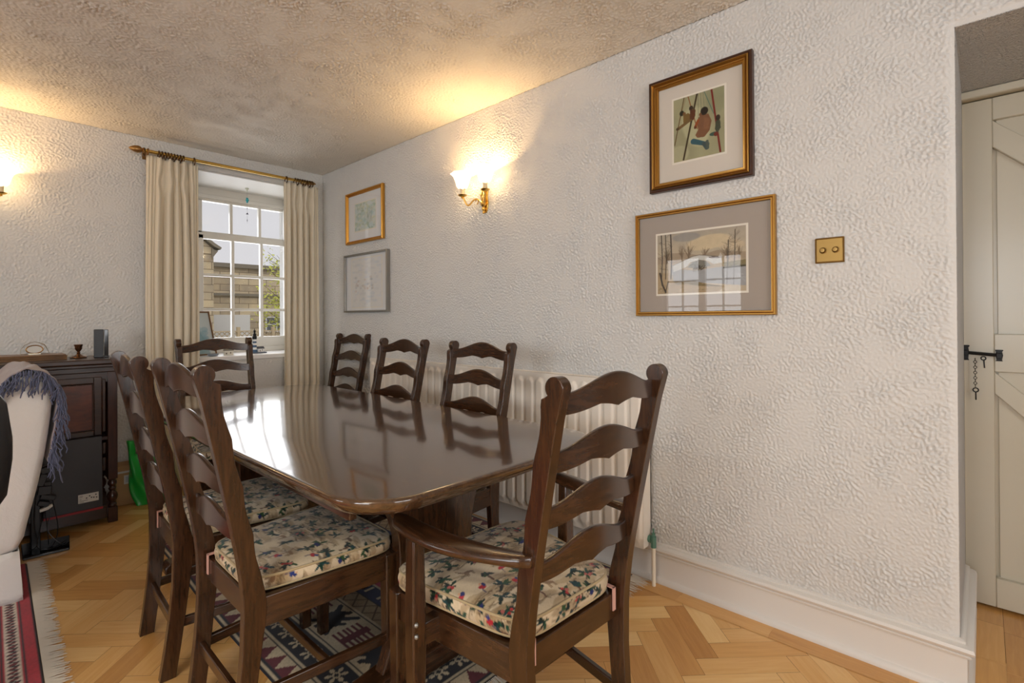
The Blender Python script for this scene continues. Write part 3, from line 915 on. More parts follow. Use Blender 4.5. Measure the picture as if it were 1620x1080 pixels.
# ------------------------------------------------------------------ sconces
def sconce(name, label, x, y, z, rotz):
    """local: wall at y=0, fitting projects to -y"""
    t = thing(name, label, 'wall light', (x, y, z), rotz, 'brass twin candle wall lights')
    b = MB()
    Mx = Matrix.Translation((0, -0.022, 0))
    b.lathe([(0.003, -0.082), (0.008, -0.076), (0.004, -0.068), (0.011, -0.058), (0.012, -0.05), (0.006, -0.044), (0.016, -0.034), (0.019, -0.022), (0.012, -0.01), (0.017, 0.01), (0.02, 0.03), (0.013, 0.05), (0.016, 0.06), (0.006, 0.07)], 14, M=Mx)
    b.prism([(-0.02, -0.06), (-0.008, -0.075), (0.008, -0.075), (0.02, -0.06), (0.026, -0.02), (0.02, 0.02), (0.026, 0.05), (0.012, 0.08), (-0.012, 0.08), (-0.026, 0.05), (-0.02, 0.02), (-0.026, -0.02)], 'y', -0.012, -0.0005)
    b.build('backplate', M_BRASS, t, bevel=0.002)
    for s_ in (-1, 1):
        cxx, cyy = s_ * 0.095, -0.10
        arm = []
        for k in range(17):
            q = k / 16
            zz = -0.02 + 0.03 * math.sin(q * PI * 1.1) - 0.045 * math.sin(q * q * PI) ** 2 + 0.05 * q ** 4
            arm.append((cxx * q, -0.03 + (cyy + 0.03) * q, zz))
        arm_z = arm[-1][2]
        b = MB(); b.tube(arm, 0.0048, 8)
        b.tube([(cxx * (0.28 + .07 * math.cos(a)), -0.03 + (cyy + .03) * (.28 + .07 * math.cos(a)), -0.012 + 0.014 * math.sin(a)) for a in [i * 0.6 for i in range(9)]], 0.0032, 6)
        ar = b.build('arm', M_BRASS, t)
        b = MB(); b.lathe([(0.003, -0.012), (0.008, -0.01), (0.006, -0.004), (0.018, 0.0), (0.026, 0.006), (0.027, 0.009), (0.016, 0.008), (0.004, 0.008)], 20, (cxx, cyy, arm_z)); b.build('drip_pan', M_BRASS, ar)
        b = MB(); b.lathe([(0.0115, 0.008), (0.0115, 0.042), (0.0125, 0.044), (0.006, 0.046)], 16, (cxx, cyy, arm_z)); b.build('candle_tube', M_CANDLE, ar)
        b = MB(); b.lathe([(0.005, 0.046), (0.012, 0.055), (0.0165, 0.07), (0.014, 0.085), (0.007, 0.1), (0.002, 0.112)], 14, (cxx, cyy, arm_z)); b.build('bulb', M_BULB, ar)
        b = MB()
        prof = [(0.020, 0.046), (0.030, 0.056), (0.036, 0.075), (0.040, 0.095), (0.050, 0.118), (0.066, 0.132)]
        rings = []
        for r_, z_ in prof:
            rings.append([(cxx + r_ * (1 + 0.05 * math.cos(8 * 2 * PI * k / 48) * (z_ - .04) / .09) * math.cos(2 * PI * k / 48), cyy + r_ * (1 + 0.05 * math.cos(8 * 2 * PI * k / 48) * (z_ - .04) / .09) * math.sin(2 * PI * k / 48), arm_z + z_) for k in range(48)])
        b.loft(rings, cap=False)
        b.build('glass_shade', M_SHADE, ar, smooth=60)
        l = bpy.data.lights.new('bulb_light', 'POINT'); l.energy = 8.0; l.color = (1.0, 0.61, 0.26); l.shadow_soft_size = 0.012
        lo = bpy.data.objects.new('bulb_light', l); COL.objects.link(lo); lo.parent = ar; lo.location = (cxx, cyy, arm_z + 0.105)
    return t


sconce('wall_light', 'brass twin candle wall light glowing on the right wall between the pictures', 0.0, -1.985, 1.84, -PI / 2)
sconce('wall_light', 'brass twin candle wall light on the back wall at the left picture edge', -2.03, 0.0, 1.84, 0)


# ------------------------------------------------------------------ pictures
def frame_rings(w, h, prof):
    """prof (inset, out): mitred frame in local YZ?  local X = out of the wall, Y = width, Z = height"""
    rings = []
    for ins, out in prof:
        rings.append([(out, -w / 2 + ins, -h / 2 + ins), (out, w / 2 - ins, -h / 2 + ins), (out, w / 2 - ins, h / 2 - ins), (out, -w / 2 + ins, h / 2 - ins)])
    return rings


def picture(label, y0, y1, z0, z1, prof_parts, mount_mat, canvas, art, inner, tilt=0.0, group=None):
    """hangs on the right wall (x=0), faces -x; art = (y0,y1,z0,z1) fractions of the opening"""
    W_, H_ = y1 - y0, z1 - z0
    t = thing('framed_picture', label, 'picture', (-0.009, (y0 + y1) / 2, (z0 + z1) / 2), PI, group)
    if tilt: t.rotation_euler = (0, -tilt, PI)
    for nm, prof, m in prof_parts:
        b = MB(); b.loft(frame_rings(W_, H_, prof), cap=False); b.build(nm, m, t, smooth=30)
    i = inner
    b = MB(); b.box(0.0005, 0.006, -W_ / 2 + i * .5, W_ / 2 - i * .5, -H_ / 2 + i * .5, H_ / 2 - i * .5); b.build('mount', mount_mat, t, smooth=0)
    ow, oh = W_ - 2 * i, H_ - 2 * i
    a0, a1, c0, c1 = [-ow / 2 + art[0] * ow, -ow / 2 + art[1] * ow, -oh / 2 + art[2] * oh, -oh / 2 + art[3] * oh]
    b = MB(); b.box(0.005, 0.0068, a0 - 0.008, a1 + 0.008, c0 - 0.008, c1 + 0.008)
    b.build('paper', M_PAPER, t, smooth=0)
    ny, nx = canvas.ny, canvas.nx
    P = np.zeros((ny, nx, 3)); P[..., 0] = 0.0075
    # seen from the room the picture's left is at larger world y; local y is flipped by the half turn
    P[..., 1] = a0 + (a1 - a0) * (canvas.X / canvas.w); P[..., 2] = c0 + (c1 - c0) * (canvas.Y / canvas.h)
    grid_obj('artwork', P, canvas.a, M_PRINT, t)
    b = MB(); b.box(0.0095, 0.011, -W_ / 2 + i * .9, W_ / 2 - i * .9, -H_ / 2 + i * .9, H_ / 2 - i * .9); b.build('glass', M_PGLASS, t, smooth=0)
    return t


# artwork 1: children on swings
cv = Canvas(0.235, 0.30, 0.0014, (158, 156, 122))
cv.wash(0.25, 30)
S = lambda x, y: (x * 0.235, y * 0.30)
cv.ell(*S(0.9, 0.9), 0.06, 0.08, 0, (132, 136, 104), .5); cv.ell(*S(0.45, 0.5), 0.06, 0.1, 0.3, (190, 188, 150), .6); cv.ell(*S(.1, .12), .05, .04, 0, (186, 182, 146), .5)
for x_ in (0.5, 0.55, 0.6): cv.line(S(x_, 1), S(x_ + (x_ - .5) * .3, 0.6), 0.0016, (96, 100, 84))
cv.line(S(.62, 1), S(.80, .62), .003, (72, 110, 98))
cv.line(S(.22, 1), S(0.02, .28), .0045, (92, 66, 26)); cv.line(S(.30, 1), S(.48, .45), .0045, (136, 84, 36))
cv.line(S(.25, .98), S(.15, .72), .0018, (130, 100, 60))
cv.line(S(.48, 1), S(.20, .02), .0085, (60, 46, 24))
cv.line(S(.76, 1), S(.92, .02), .0085, (116, 32, 24))
# left pair
cv.ell(*S(.17, .76), .011, .013, 0, (34, 34, 20)); cv.ell(*S(.22, .74), .008, .009, .2, (120, 84, 50))
cv.poly([S(.2, .72), S(.3, .74), (S(.38, .68)), S(.42, .62), S(.3, .58), S(.2, .6)], (118, 92, 48)); cv.line(S(.34, .62), S(.1, .53), .014, (112, 88, 52)); cv.ell(*S(.08, .53), .008, .007, .5, (70, 52, 30))
cv.ell(*S(.36, .80), .010, .012, 0, (52, 36, 22)); cv.poly([S(.34, .78), S(.45, .76), S(.44, .66), S(.4, .6), S(.33, .64)], (92, 52, 28))
# middle rider
cv.poly([S(.50, .62), S(.58, .66), S(.70, .64), S(.76, .52), S(.72, .38), S(.62, .30), S(.48, .31), S(.44, .36), S(.50, .44), S(.47, .52)], (122, 84, 58))
cv.poly([S(.62, .6), S(.72, .56), S(.70, .4), S(.6, .42)], (138, 96, 66), .6)
cv.line(S(.50, .58), S(.44, .49), .012, (146, 74, 34)); cv.ell(*S(.44, .48), .006, .007, 0, (92, 48, 26))
cv.ell(*S(.62, .70), .018, .019, 0, (34, 26, 18)); cv.ell(*S(.54, .66), .006, .008, 0, (120, 76, 44))
cv.line(S(.40, .27), S(.68, .175), .026, (50, 88, 98), 1.0, .017); cv.line(S(.60, .20), S(.66, .12), .016, (62, 78, 78)); cv.line(S(.67, .22), S(.68, .12), .014, (78, 88, 80))
# right rider
cv.ell(*S(.88, .54), .010, .014, 0, (44, 34, 22)); cv.poly([S(.84, .50), S(.92, .50), S(.93, .38), S(.86, .3), S(.82, .38)], (66, 72, 56)); cv.ell(*S(.80, .31), .020, .009, 0, (60, 84, 74)); cv.ell(*S(.84, .30), .010, .010, 0, (108, 44, 28))
cv.speckle(0.16)
gold_prof = [('outer_frame', [(0, 0), (0, 0.022), (0.003, 0.026), (0.010, 0.026), (0.013, 0.022)], M_FRDARK),
             ('inner_frame', [(0.012, 0.018), (0.013, 0.028), (0.017, 0.031), (0.021, 0.026), (0.023, 0.020), (0.026, 0.024), (0.030, 0.024), (0.032, 0.018), (0.036, 0.019), (0.039, 0.014), (0.040, 0.008)], M_GOLD)]
picture('gold and brown framed print of children on swings, topmost on the right wall', -3.467, -3.040, 1.690, 2.170, gold_prof, M_MOUNT, cv, (0.19, 0.80, 0.19, 0.85), 0.040)

# artwork 2: watercolour of a stone bridge in winter
cv = Canvas(0.36, 0.255, 0.0014, (196, 182, 156))
S = lambda x, y: (x * 0.36, y * 0.255)
cv.a[:] = cv.a * 0.92
sky = np.clip((cv.Y / cv.h - 0.55) / 0.45, 0, 1)[..., None]
cv.a = cv.a * (1 - .45 * sky) + np.array(lin((150, 148, 146))[:3]) * .45 * sky
cv.ell(*S(.6, .8), .09, .03, .1, (214, 196, 160), .7); cv.ell(*S(.35, .92), .06, .018, 0, (134, 138, 142), .5); cv.ell(*S(.85, .72), .05, .02, 0, (204, 186, 156), .6)
cv.poly([S(0, .62), S(.15, .68), S(.35, .66), S(.5, .60), S(.7, .66), S(.85, .62), S(1, .6), S(1, .48), S(0, .5)], (150, 132, 112), .7)
cv.poly([S(0, .5), S(.2, .52), S(.42, .58), S(.62, .55), S(1, .5), S(1, .3), S(0, .3)], (172, 156, 130), .8)
rr = random.Random(8)


def wtree(x, y, h, w_, col):
    for k in range(26):
        a = rr.uniform(-1, 1); q = rr.uniform(.5, 1)
        p0 = S(x + rr.uniform(-.004, .004), y + h * .35 * rr.random())
        p1 = S(x + a * w_ * q, y + h * (.55 + .45 * math.cos(a * 1.2)) * q)
        cv.line(p0, p1, .0012, col, .7)
    cv.line(S(x, y), S(x, y + h * .7), .0028, col)


wtree(.30, .55, .26, .06, (116, 98, 78)); wtree(.38, .55, .30, .10, (112, 94, 74)); wtree(.56, .56, .18, .07, (124, 106, 86)); wtree(.80, .52, .22, .08, (108, 92, 72)); wtree(.12, .5, .30, .08, (104, 90, 70)); wtree(.93, .5, .22, .05, (120, 104, 84))
# water and bridge
cv.poly([S(.16, .42), S(.45, .36), S(1, .42), S(1, .08), S(.5, .16), S(.2, .2)], (158, 160, 162), .95)
cv.poly([S(.18, .46), S(.3, .52), (S(.42, .585)), S(.5, .6), S(.58, .585), S(.74, .53), S(.75, .46), S(.66, .44), S(.6, .5), S(.5, .53), S(.4, .5), S(.34, .42), S(.2, .36)], (196, 196, 190))
cv.poly([S(.36, .42), S(.42, .5), S(.5, .53), S(.58, .5), S(.63, .42), S(.56, .4), S(.44, .4)], (128, 126, 116))
cv.path([S(.18, .46), S(.3, .53), S(.42, .595), S(.5, .61), S(.58, .595), S(.76, .54)], .002, (108, 104, 98))
for k in range(60): cv.ell(*S(rr.gauss(.5, .035), rr.gauss(.4, .025)), .003, .002, rr.random() * 3, (74, 68, 58), .8)
cv.poly([S(.60, .56), S(.66, .57), S(.74, .56), S(.72, .53), S(.62, .54)], (96, 80, 68)); cv.poly([S(.71, .55), S(.735, .62), S(.76, .55)], (190, 180, 166))
cv.poly([S(.76, .46), S(1, .48), S(1, .38), S(.78, .37)], (126, 116, 84), .9); cv.poly([S(.76, .385), S(1, .4), S(1, .37), S(.76, .36)], (70, 66, 50), .8)
for k in range(14): cv.line(S(rr.uniform(.77, 1), rr.uniform(.12, .34)), S(rr.uniform(.78, 1), rr.uniform(.12, .34)), .001, (196, 198, 200), .5)
# bank in front
cv.poly([S(0, .36), S(.16, .34), S(.2, .2), S(.45, .19), S(.6, .12), S(.78, .08), S(.7, 0), S(0, 0)], (170, 150, 118), .95)
cv.poly([S(.2, .2), S(.45, .19), S(.6, .13), S(.78, .085), S(.6, .09), S(.4, .13), S(.22, .15)], (112, 98, 66), .8)
for k in range(90): cv.ell(*S(rr.uniform(0, .55), rr.uniform(0, .16)), .005, .0018, rr.uniform(-.4, .4), rr.choice([(132, 112, 78), (190, 168, 132), (112, 104, 70)]), .5)
for x_, w_ in ((.05, .004), (.10, .0035), (.165, .005)):
    cv.path([S(x_, 1), S(x_ + .01, .6), S(x_, .25)], w_, (58, 52, 48))
    for k in range(10):
        z_ = rr.uniform(.3, .95); cv.line(S(x_, z_), S(x_ + rr.uniform(-.07, .09), z_ + rr.uniform(-.02, .08)), .0012, (78, 70, 62), .8)
cv.path([S(.03, .35), S(.06, .15), S(.1, .03)], .008, (70, 62, 54)); cv.path([S(.13, .2), S(.1, .03)], .004, (70, 62, 54))
for x_, h_ in ((.885, .95), (.815, .8)):
    cv.path([S(x_ - .01, .36), S(x_, .6), S(x_ + .005, h_)], .0035, (78, 70, 60)); cv.path([S(x_ - .01, .34), S(x_ - .015, .1)], .003, (98, 94, 92), .7)
    for k in range(26):
        z_ = rr.uniform(.5, h_); cv.line(S(x_, z_), S(x_ + rr.uniform(-.08, .08), z_ + rr.uniform(.02, .1)), .0011, (98, 88, 76), .7)
cv.speckle(0.1); cv.wash(.12, 10)
slim = [('frame', [(0, 0), (0, 0.017), (0.003, 0.021), (0.007, 0.021), (0.009, 0.016), (0.012, 0.018), (0.016, 0.018), (0.018, 0.012), (0.018, 0.008)], M_GOLD)]
picture('wide gold framed watercolour of an arched bridge, grey mount, right wall', -3.543, -2.966, 1.158, 1.606, slim, M_MOUNTG, cv, (0.155, 0.835, 0.185, 0.80), 0.018)

# artwork 3: pale green landscape
cv = Canvas(0.26, 0.22, 0.002, (208, 216, 212)); rr = random.Random(4)
for k in range(160): cv.ell(rr.uniform(0, .26), rr.uniform(0, .22), rr.uniform(.008, .03), rr.uniform(.004, .014), rr.uniform(-1, 1), rr.choice([(168, 192, 178), (210, 214, 192), (184, 206, 208), (214, 214, 196), (150, 176, 148), (198, 204, 160)]), .45)
for k in range(14): cv.line((rr.uniform(.15, .22), rr.uniform(.04, .1)), (rr.uniform(.15, .22), rr.uniform(.1, .18)), .002, (110, 132, 130), .6)
gw = [('frame', [(0, 0), (0, 0.02), (0.006, 0.026), (0.012, 0.024), (0.016, 0.017), (0.020, 0.020), (0.024, 0.012), (0.026, 0.008)], M_GOLDB)]
picture('small gold framed pale green landscape, high near the room corner', -0.945, -0.425, 1.734, 2.133, gw, M_MOUNTW, cv, (0.20, 0.82, 0.20, 0.80), 0.026)
# artwork 4: faint grey seaside
cv = Canvas(0.4, 0.34, 0.0028, (226, 225, 222))
for k in range(120): cv.ell(rr.uniform(0, .4), rr.uniform(0, .34), rr.uniform(.01, .04), rr.uniform(.004, .012), 0, rr.choice([(212, 212, 212), (230, 228, 222), (204, 210, 216), (220, 222, 226)]), .5)
for k in range(26): cv.ell(rr.uniform(.05, .3), rr.gauss(.17, .03), rr.uniform(.008, .02), .008, 0, rr.choice([(180, 166, 154), (164, 170, 176), (200, 180, 164)]), .4)
picture('silver grey framed seaside picture hung below the small gold one', -1.005, -0.400, 1.205, 1.652, [('frame', [(0, 0), (0, 0.026), (0.004, 0.028), (0.012, 0.028), (0.014, 0.02), (0.014, 0.008)], M_SILV)], M_MOUNTW, cv, (0.14, 0.86, 0.06, 0.94), 0.014)

# ------------------------------------------------------------------ dimmer switch
sw = thing('dimmer_switch', 'square brass two knob dimmer switch with rope edge on the right wall', 'light switch', (-0.0075, -3.712, 1.382), PI)
b = MB(); b.loft(frame_rings(0.088, 0.088, [(0, 0), (0.001, 0.003), (0.005, 0.0055), (0.0055, 0.0055)]), cap=False); b.box(-0.0055, 0.0055, -0.039, 0.039, -0.039, 0.039); b.build('plate', M_SWITCH, sw)
b = MB(); q = 0.0425
for k in range(26):
    tt = -q + 2 * q * (k + .5) / 26
    for (yy, zz, ax) in ((tt, q, 1), (tt, -q, 1), (q, tt, 2), (-q, tt, 2)): b.ball((0.005, yy, zz), 0.0022, 6)
b.build('rope_edge', M_SWITCH, sw)
for s_ in (-1, 1):
    b = MB(); Mx = Matrix.Translation((0.005, s_ * 0.019, 0.0)) @ Matrix.Rotation(PI / 2, 4, 'Y')
    b.lathe([(0.011, 0), (0.0115, 0.002), (0.009, 0.003), (0.0085, 0.013), (0.007, 0.015), (0.0015, 0.0155)], 18, M=Mx); b.build('knob', M_SWITCH, sw)

# ------------------------------------------------------------------ radiator
rd = thing('radiator', 'long white panel radiator low on the right wall behind the chairs', 'radiator', (0, -1.97, 0))
RY0, RY1, RZ0, RZ1 = -1.07, 1.07, 0.165, 0.872
nf = 32; ys = []
ppf = 14
NY = nf * ppf + 1
yy = np.linspace(RY0, RY1, NY); zz = np.concatenate([[RZ0, RZ0 + .02], np.linspace(RZ0 + .035, RZ0 + .075, 8), np.linspace(RZ0 + .1, RZ1 - .09, 6), np.linspace(RZ1 - .075, RZ1 - .03, 8), [RZ1 - .012, RZ1]])
u = (np.arange(NY) % ppf) / ppf
P = np.zeros((len(zz), NY, 3))
for j, z_ in enumerate(zz):
    d_end = min(z_ - (RZ0 + .03), (RZ1 - .028) - z_)
    rad = 0.024
    if d_end <= 0: half = 0
    elif d_end < rad: half = math.sqrt(max(0, rad * rad - (rad - d_end) ** 2)) / rad
    else: half = 1
    hw = 0.36 * half
    g = np.abs(u - 0.5)
    k_ = np.clip((hw - g) / 0.13 + 0.5, 0, 1) if half > 0 else np.zeros_like(u)
    k_ = k_ * k_ * (3 - 2 * k_)
    P[j, :, 0] = -0.105 - 0.012 * k_
    P[j, :, 1] = yy; P[j, :, 2] = z_
grid_obj('front_panel', P, None, M_RAD, rd)
b = MB(); b.box(-0.105, -0.035, RY0, RY0 + .004, RZ0, RZ1); b.box(-0.105, -0.035, RY1 - .004, RY1, RZ0, RZ1)
b.box(-0.045, -0.035, RY0, RY1, RZ0, RZ1)
b.build('side_panel', M_RAD, rd, bevel=0.002)
b = MB(); b.box(-0.108, -0.104, RY0 - .002, RY1 + .002, RZ1 - .018, RZ1 + .004); b.box(-0.038, -0.034, RY0, RY1, RZ1 - .018, RZ1 + .004)
for k in range(108):
    y_ = RY0 + (k + .3) * (RY1 - RY0) / 108; b.box(-0.105, -0.037, y_, y_ + .006, RZ1 - .004, RZ1 + .001)
b.build('top_grille', M_RAD, rd, smooth=0)
b = MB()
for y_ in (RY0 + .12, RY1 - .12):
    b = MB(); b.box(-0.036, -0.0005, y_ - .02, y_ + .02, RZ0 + .05, RZ0 + .6); b.build('bracket', M_RAD, rd)
b = MB(); yv = RY0 - 0.022
b.tube([(-0.06, RY0, 0.198), (-0.06, yv, 0.198)], 0.010, 10); b.tube([(-0.06, yv, 0.165), (-0.06, yv, 0.212)], 0.012, 10); b.tube([(-0.06, yv, 0.205), (-0.06, yv, 0.225)], 0.008, 8); b.tube([(-0.06, yv, 0.225), (-0.06, yv, 0.245)], 0.004, 6)
b.tube([(-0.06, RY0 + .0, 0.198), (-0.06, RY0 - .012, 0.198)], 0.016, 6)
b.build('valve', M_VERD, rd)
b = MB(); b.tube([(-0.06, yv, 0.0), (-0.06, yv, 0.17)], 0.0085, 12); b.build('pipe', M_PIPE, rd)


# ------------------------------------------------------------------ tapestry pattern
def tapestry(seed):
    r = random.Random(seed); Wt, Ht = 0.66, 0.64
    cv = Canvas(Wt, Ht, 0.0024, (206, 188, 158))
    cv.wash(.3, 14)
    G = [(18, 50, 38), (28, 70, 52), (12, 34, 32), (46, 74, 44), (22, 58, 62), (30, 40, 34)]
    # rolling brown ground strokes
    for k in range(150):
        x, y = r.uniform(0, Wt), r.uniform(0, Ht); a = r.uniform(-.35, .35); L = r.uniform(.02, .06)
        cv.ell(x, y, L, L * .22, a, r.choice([(150, 124, 86), (170, 146, 108), (132, 106, 72), (160, 136, 100)]), .55)
        for q in range(5): cv.line((x + r.uniform(-L, L), y - L * .2), (x + r.uniform(-L, L), y - L * .28 - .006), .0028, (104, 84, 58), .7)
    pts = []
    tries = 0
    while len(pts) < 150 and tries < 4000:
        tries += 1
        p = (r.uniform(.01, Wt - .01), r.uniform(.01, Ht - .01))
        if all((p[0] - q[0]) ** 2 + (p[1] - q[1]) ** 2 > .037 ** 2 for q in pts): pts.append(p)
    for i, (x, y) in enumerate(pts):
        k = r.random(); g = r.choice(G)
        if k < .62:      # leaf cluster
            cv.path([(x - .02, y - .016), (x - .006, y - .008), (x + .01, y + .004)], .0035, (84, 60, 40))
            for q in range(r.randint(6, 10)):
                a = r.uniform(0, 2 * PI); L = r.uniform(.008, .016)
                cv.ell(x + math.cos(a) * L * .9, y + math.sin(a) * L * .8, L, L * .30, a, r.choice(G))
            if r.random() < .3:
                for q in range(3): cv.ell(x + r.uniform(-.01, .01), y + r.uniform(-.01, .01), .0048, .0048, 0, r.choice([(152, 34, 32), (176, 52, 52), (178, 96, 90)]))
            elif r.random() < .2:
                cv.ell(x, y - .01, .010, .006, .2, (34, 40, 92))
        elif k < .76:    # small animal in brown
            c = r.choice([(120, 92, 66), (142, 112, 80), (96, 70, 50)]); s_ = r.choice([-1, 1])
            cv.ell(x, y, .014, .0065, .15 * s_, c); cv.line((x + s_ * .011, y + .002), (x + s_ * .018, y + .013), .005, c); cv.ell(x + s_ * .019, y + .014, .0048, .0035, 0, c)
            for dx in (-.01, -.006, .007, .011): cv.line((x + dx, y - .003), (x + dx + .002 * s_, y - .018), .0028, c)
            cv.path([(x + s_ * .02, y + .018), (x + s_ * .024, y + .026)], .0028, c)
        elif k < .9:    # tree
            cv.path([(x, y - .024), (x + .002, y - .006), (x - .003, y + .008)], .0055, (96, 62, 42))
            for q in range(9): cv.ell(x + r.gauss(0, .012), y + .010 + r.gauss(0, .007), .008, .0045, r.uniform(-1, 1), r.choice(G))
        else:           # bright figure or flower
            c = r.choice([(168, 36, 44), (186, 60, 66), (40, 56, 116)])
            cv.ell(x, y, .010, .007, r.uniform(-1, 1), c); cv.ell(x + .008, y + .006, .007, .005, 1, (44, 52, 110)); cv.line((x - .004, y - .006), (x - .006, y - .02), .0035, (70, 60, 90)); cv.ell(x + .002, y + .012, .004, .004, 0, (206, 158, 122))
    cv.speckle(.12)
    return cv


def cushion_obj(label, cv, wb, wf, depth, th, loc, rotz, first=None):
    """local: rear edge at y=0, front edge at y=depth, bottom at z=0"""
    if first is not None:
        return dup(first, loc, rotz, label)
    t = thing('seat_cushion', label, 'cushion', loc, rotz, 'tapestry seat cushions')
    n = 150; m_ = 12          # top grid and the wrap down the sides
    s_ = np.linspace(-1, 1, n)
    ext = np.concatenate([[-1 - 0.0001 - (m_ - k) * 0.035 for k in range(m_)], s_, [1.0001 + (k + 1) * 0.035 for k in range(m_)]])
    U, V = np.meshgrid(ext, ext)
    uc, vc = np.clip(U, -1, 1), np.clip(V, -1, 1)
    eu, ev = np.abs(U - uc), np.abs(V - vc); e = np.maximum(eu, ev) / (m_ * 0.035)
    # superellipse rounding of the corners
    p = 7.0; rr_ = (np.abs(uc) ** p + np.abs(vc) ** p) ** (1 / p); mx = np.maximum(np.abs(uc), np.abs(vc)); k_ = np.where(rr_ > 0, mx / np.maximum(rr_, 1e-6), 1)
    uc, vc = uc * k_, vc * k_
    yv = (vc + 1) / 2 * depth; hw = (wb + (wf - wb) * (vc + 1) / 2) / 2
    xv = uc * hw
    # bulge: seam outwards at mid-height of the side wrap
    side = np.clip(e, 0, 1); ang = side * PI
    cx_, cy_ = 0.0, depth / 2
    out = 0.008 * np.sin(ang)
    nx_, ny_ = xv - cx_, yv - cy_; L = np.hypot(nx_, ny_) + 1e-9
    on = (side > 0) | (mx > .93)
    crown = (1 - np.clip(np.abs(uc), 0, 1) ** 3.5) * (1 - np.clip(np.abs(vc), 0, 1) ** 3.5)
    puck = 0.0022 * np.sin(xv * 55) * np.sin(yv * 49 + 1) + 0.0012 * np.sin(xv * 120 + yv * 70)
    ztop = th * 0.80 + (th * 0.35) * crown ** .6 + puck * crown
    zv = np.where(side > 0, th * 0.80 * (1 - side), ztop)
    xv = xv + np.where(side > 0, nx_ / L * out, 0); yv = yv + np.where(side > 0, ny_ / L * out, 0)
    P = np.stack([xv, yv, np.maximum(zv, 0.0)], -1)
    # colours: unfolded
    fx = (xv + np.sign(U) * (eu > 0) * eu * .10) + cv.w / 2; fy = (yv + np.sign(V) * (ev > 0) * ev * .10) + (cv.h - depth) / 2
    ii = np.clip((fx / cv.res).astype(int), 0, cv.nx - 1); jj = np.clip((fy / cv.res).astype(int), 0, cv.ny - 1)
    C = cv.a[jj, ii]
    grid_obj('cover', P, C, M_TAP, t)
    # piping top and bottom
    for zc_, nm in ((th * 0.80, 'piping'), (0.004, 'piping')):
        pth = []
        for k in range(97):
            a = 2 * PI * k / 96; cu, cvv = math.cos(a), math.sin(a); mxx = max(abs(cu), abs(cvv)); q = (abs(cu / mxx) ** p + abs(cvv / mxx) ** p) ** (-1 / p)
            uu, vv = cu / mxx * q, cvv / mxx * q
            yq = (vv + 1) / 2 * depth; xq = uu * (wb + (wf - wb) * (vv + 1) / 2) / 2
            pth.append((xq * 1.008, (yq - depth / 2) * 1.008 + depth / 2, zc_))
        b = MB(); b.tube(pth, 0.0035, 6, cap=False); b.build(nm, M_PIPING, t)
    for s2 in (-1, 1):
        b = MB()
        x_ = s2 * 0.153
        b.box(x_ - .006, x_ + .006, -0.0155, -0.0125, -0.048, 0.012); b.box(x_ - .006, x_ + .006, -0.0155, 0.012, 0.009, 0.012)
        b.build('tie', M_PINK, t)
    return t


M_PIPING = fabric_mat('cream_piping', lin((178, 158, 120)), 900, 0.0006)


# ------------------------------------------------------------------ ladder-back chairs
def slat_mb(z, w_, y, bow=0.022, th=0.013):
    n = 40; rings = []
    for k in range(n + 1):
        u_ = -1 + 2 * k / n; au = abs(u_)
        bell = 0.5 + 0.5 * math.cos(PI * min(1, au * 1.12)) if au < .893 else 0
        top = 0.021 + 0.036 * bell ** 0.9
        bot = -0.023 + 0.020 * (0.5 + 0.5 * math.cos(PI * min(1, au * 1.1)))
        if au < .34: q = 1 - au / .34; bot -= 0.017 * (q ** 0.8) * (0.7 + .3 * q)
        yo = y - bow * (1 - u_ * u_)
        x = u_ * w_ / 2
        rings.append([(x, yo - th / 2, z + bot), (x, yo + th / 2, z + bot), (x, yo + th / 2, z + top - .002), (x, yo + th / 2 - .003, z + top), (x, yo - th / 2 + .003, z + top), (x, yo - th / 2, z + top - .002)])
    b = MB(); b.loft(rings); return b


def yc(z):      # centre line of the rear post, seen from the side
    if z < 0.42: q = 1 - z / 0.42; return -0.042 * q ** 1.5
    q = (z - 0.42) / 0.61
    return -0.118 * q ** 1.12


CARV = [0.0]
def xc(z): return CARV[0] + 0.168 + (0.188 - 0.168) * min(1, z / 0.45) + (max(0, z - 0.45) / 0.58) * 0.007


SLZ = [0.982, 0.856, 0.730, 0.606]


def post_mb(s_):
    zs = [0.0, 0.1, 0.2, 0.3, 0.36, 0.40, 0.44, 0.50] + list(np.linspace(0.54, 0.955, 34))
    front, back = [], []
    for z in zs:
        c = yc(z); d = 0.022 + 0.006 * math.exp(-((z - .40) / .09) ** 2)
        sc_ = 0
        if z > 0.53:
            ph = (z - SLZ[3]) / 0.1253
            fr = ph - math.floor(ph)
            sc_ = 0.006 * (abs(fr - 0.5) * 2) ** 1.5 - 0.003
        front.append((c + d + sc_, z)); back.append((c - d, z))
    # shoulder, notch and rounded knob
    z0 = 0.995; c0 = yc(1.03)
    front += [(yc(.975) + .026, .978), (yc(.985) + .026, .994), (yc(.995) + .018, .998), (yc(1.0) + .012, 1.003)]
    kc = (yc(1.018) - 0.002, 1.018); R = 0.024
    knob = [(kc[0] + R * math.cos(a), kc[1] + R * math.sin(a)) for a in np.linspace(-0.6, PI * 1.0, 16)]
    pts = front + knob + back[::-1]
    n = len(pts)
    b = MB()
    hw = 0.0135
    rings = []
    for side in (-1, 1):
        rings.append([(s_ * xc(p[1]) + side * hw, p[0], p[1]) for p in pts])
    b.loft(rings); return b


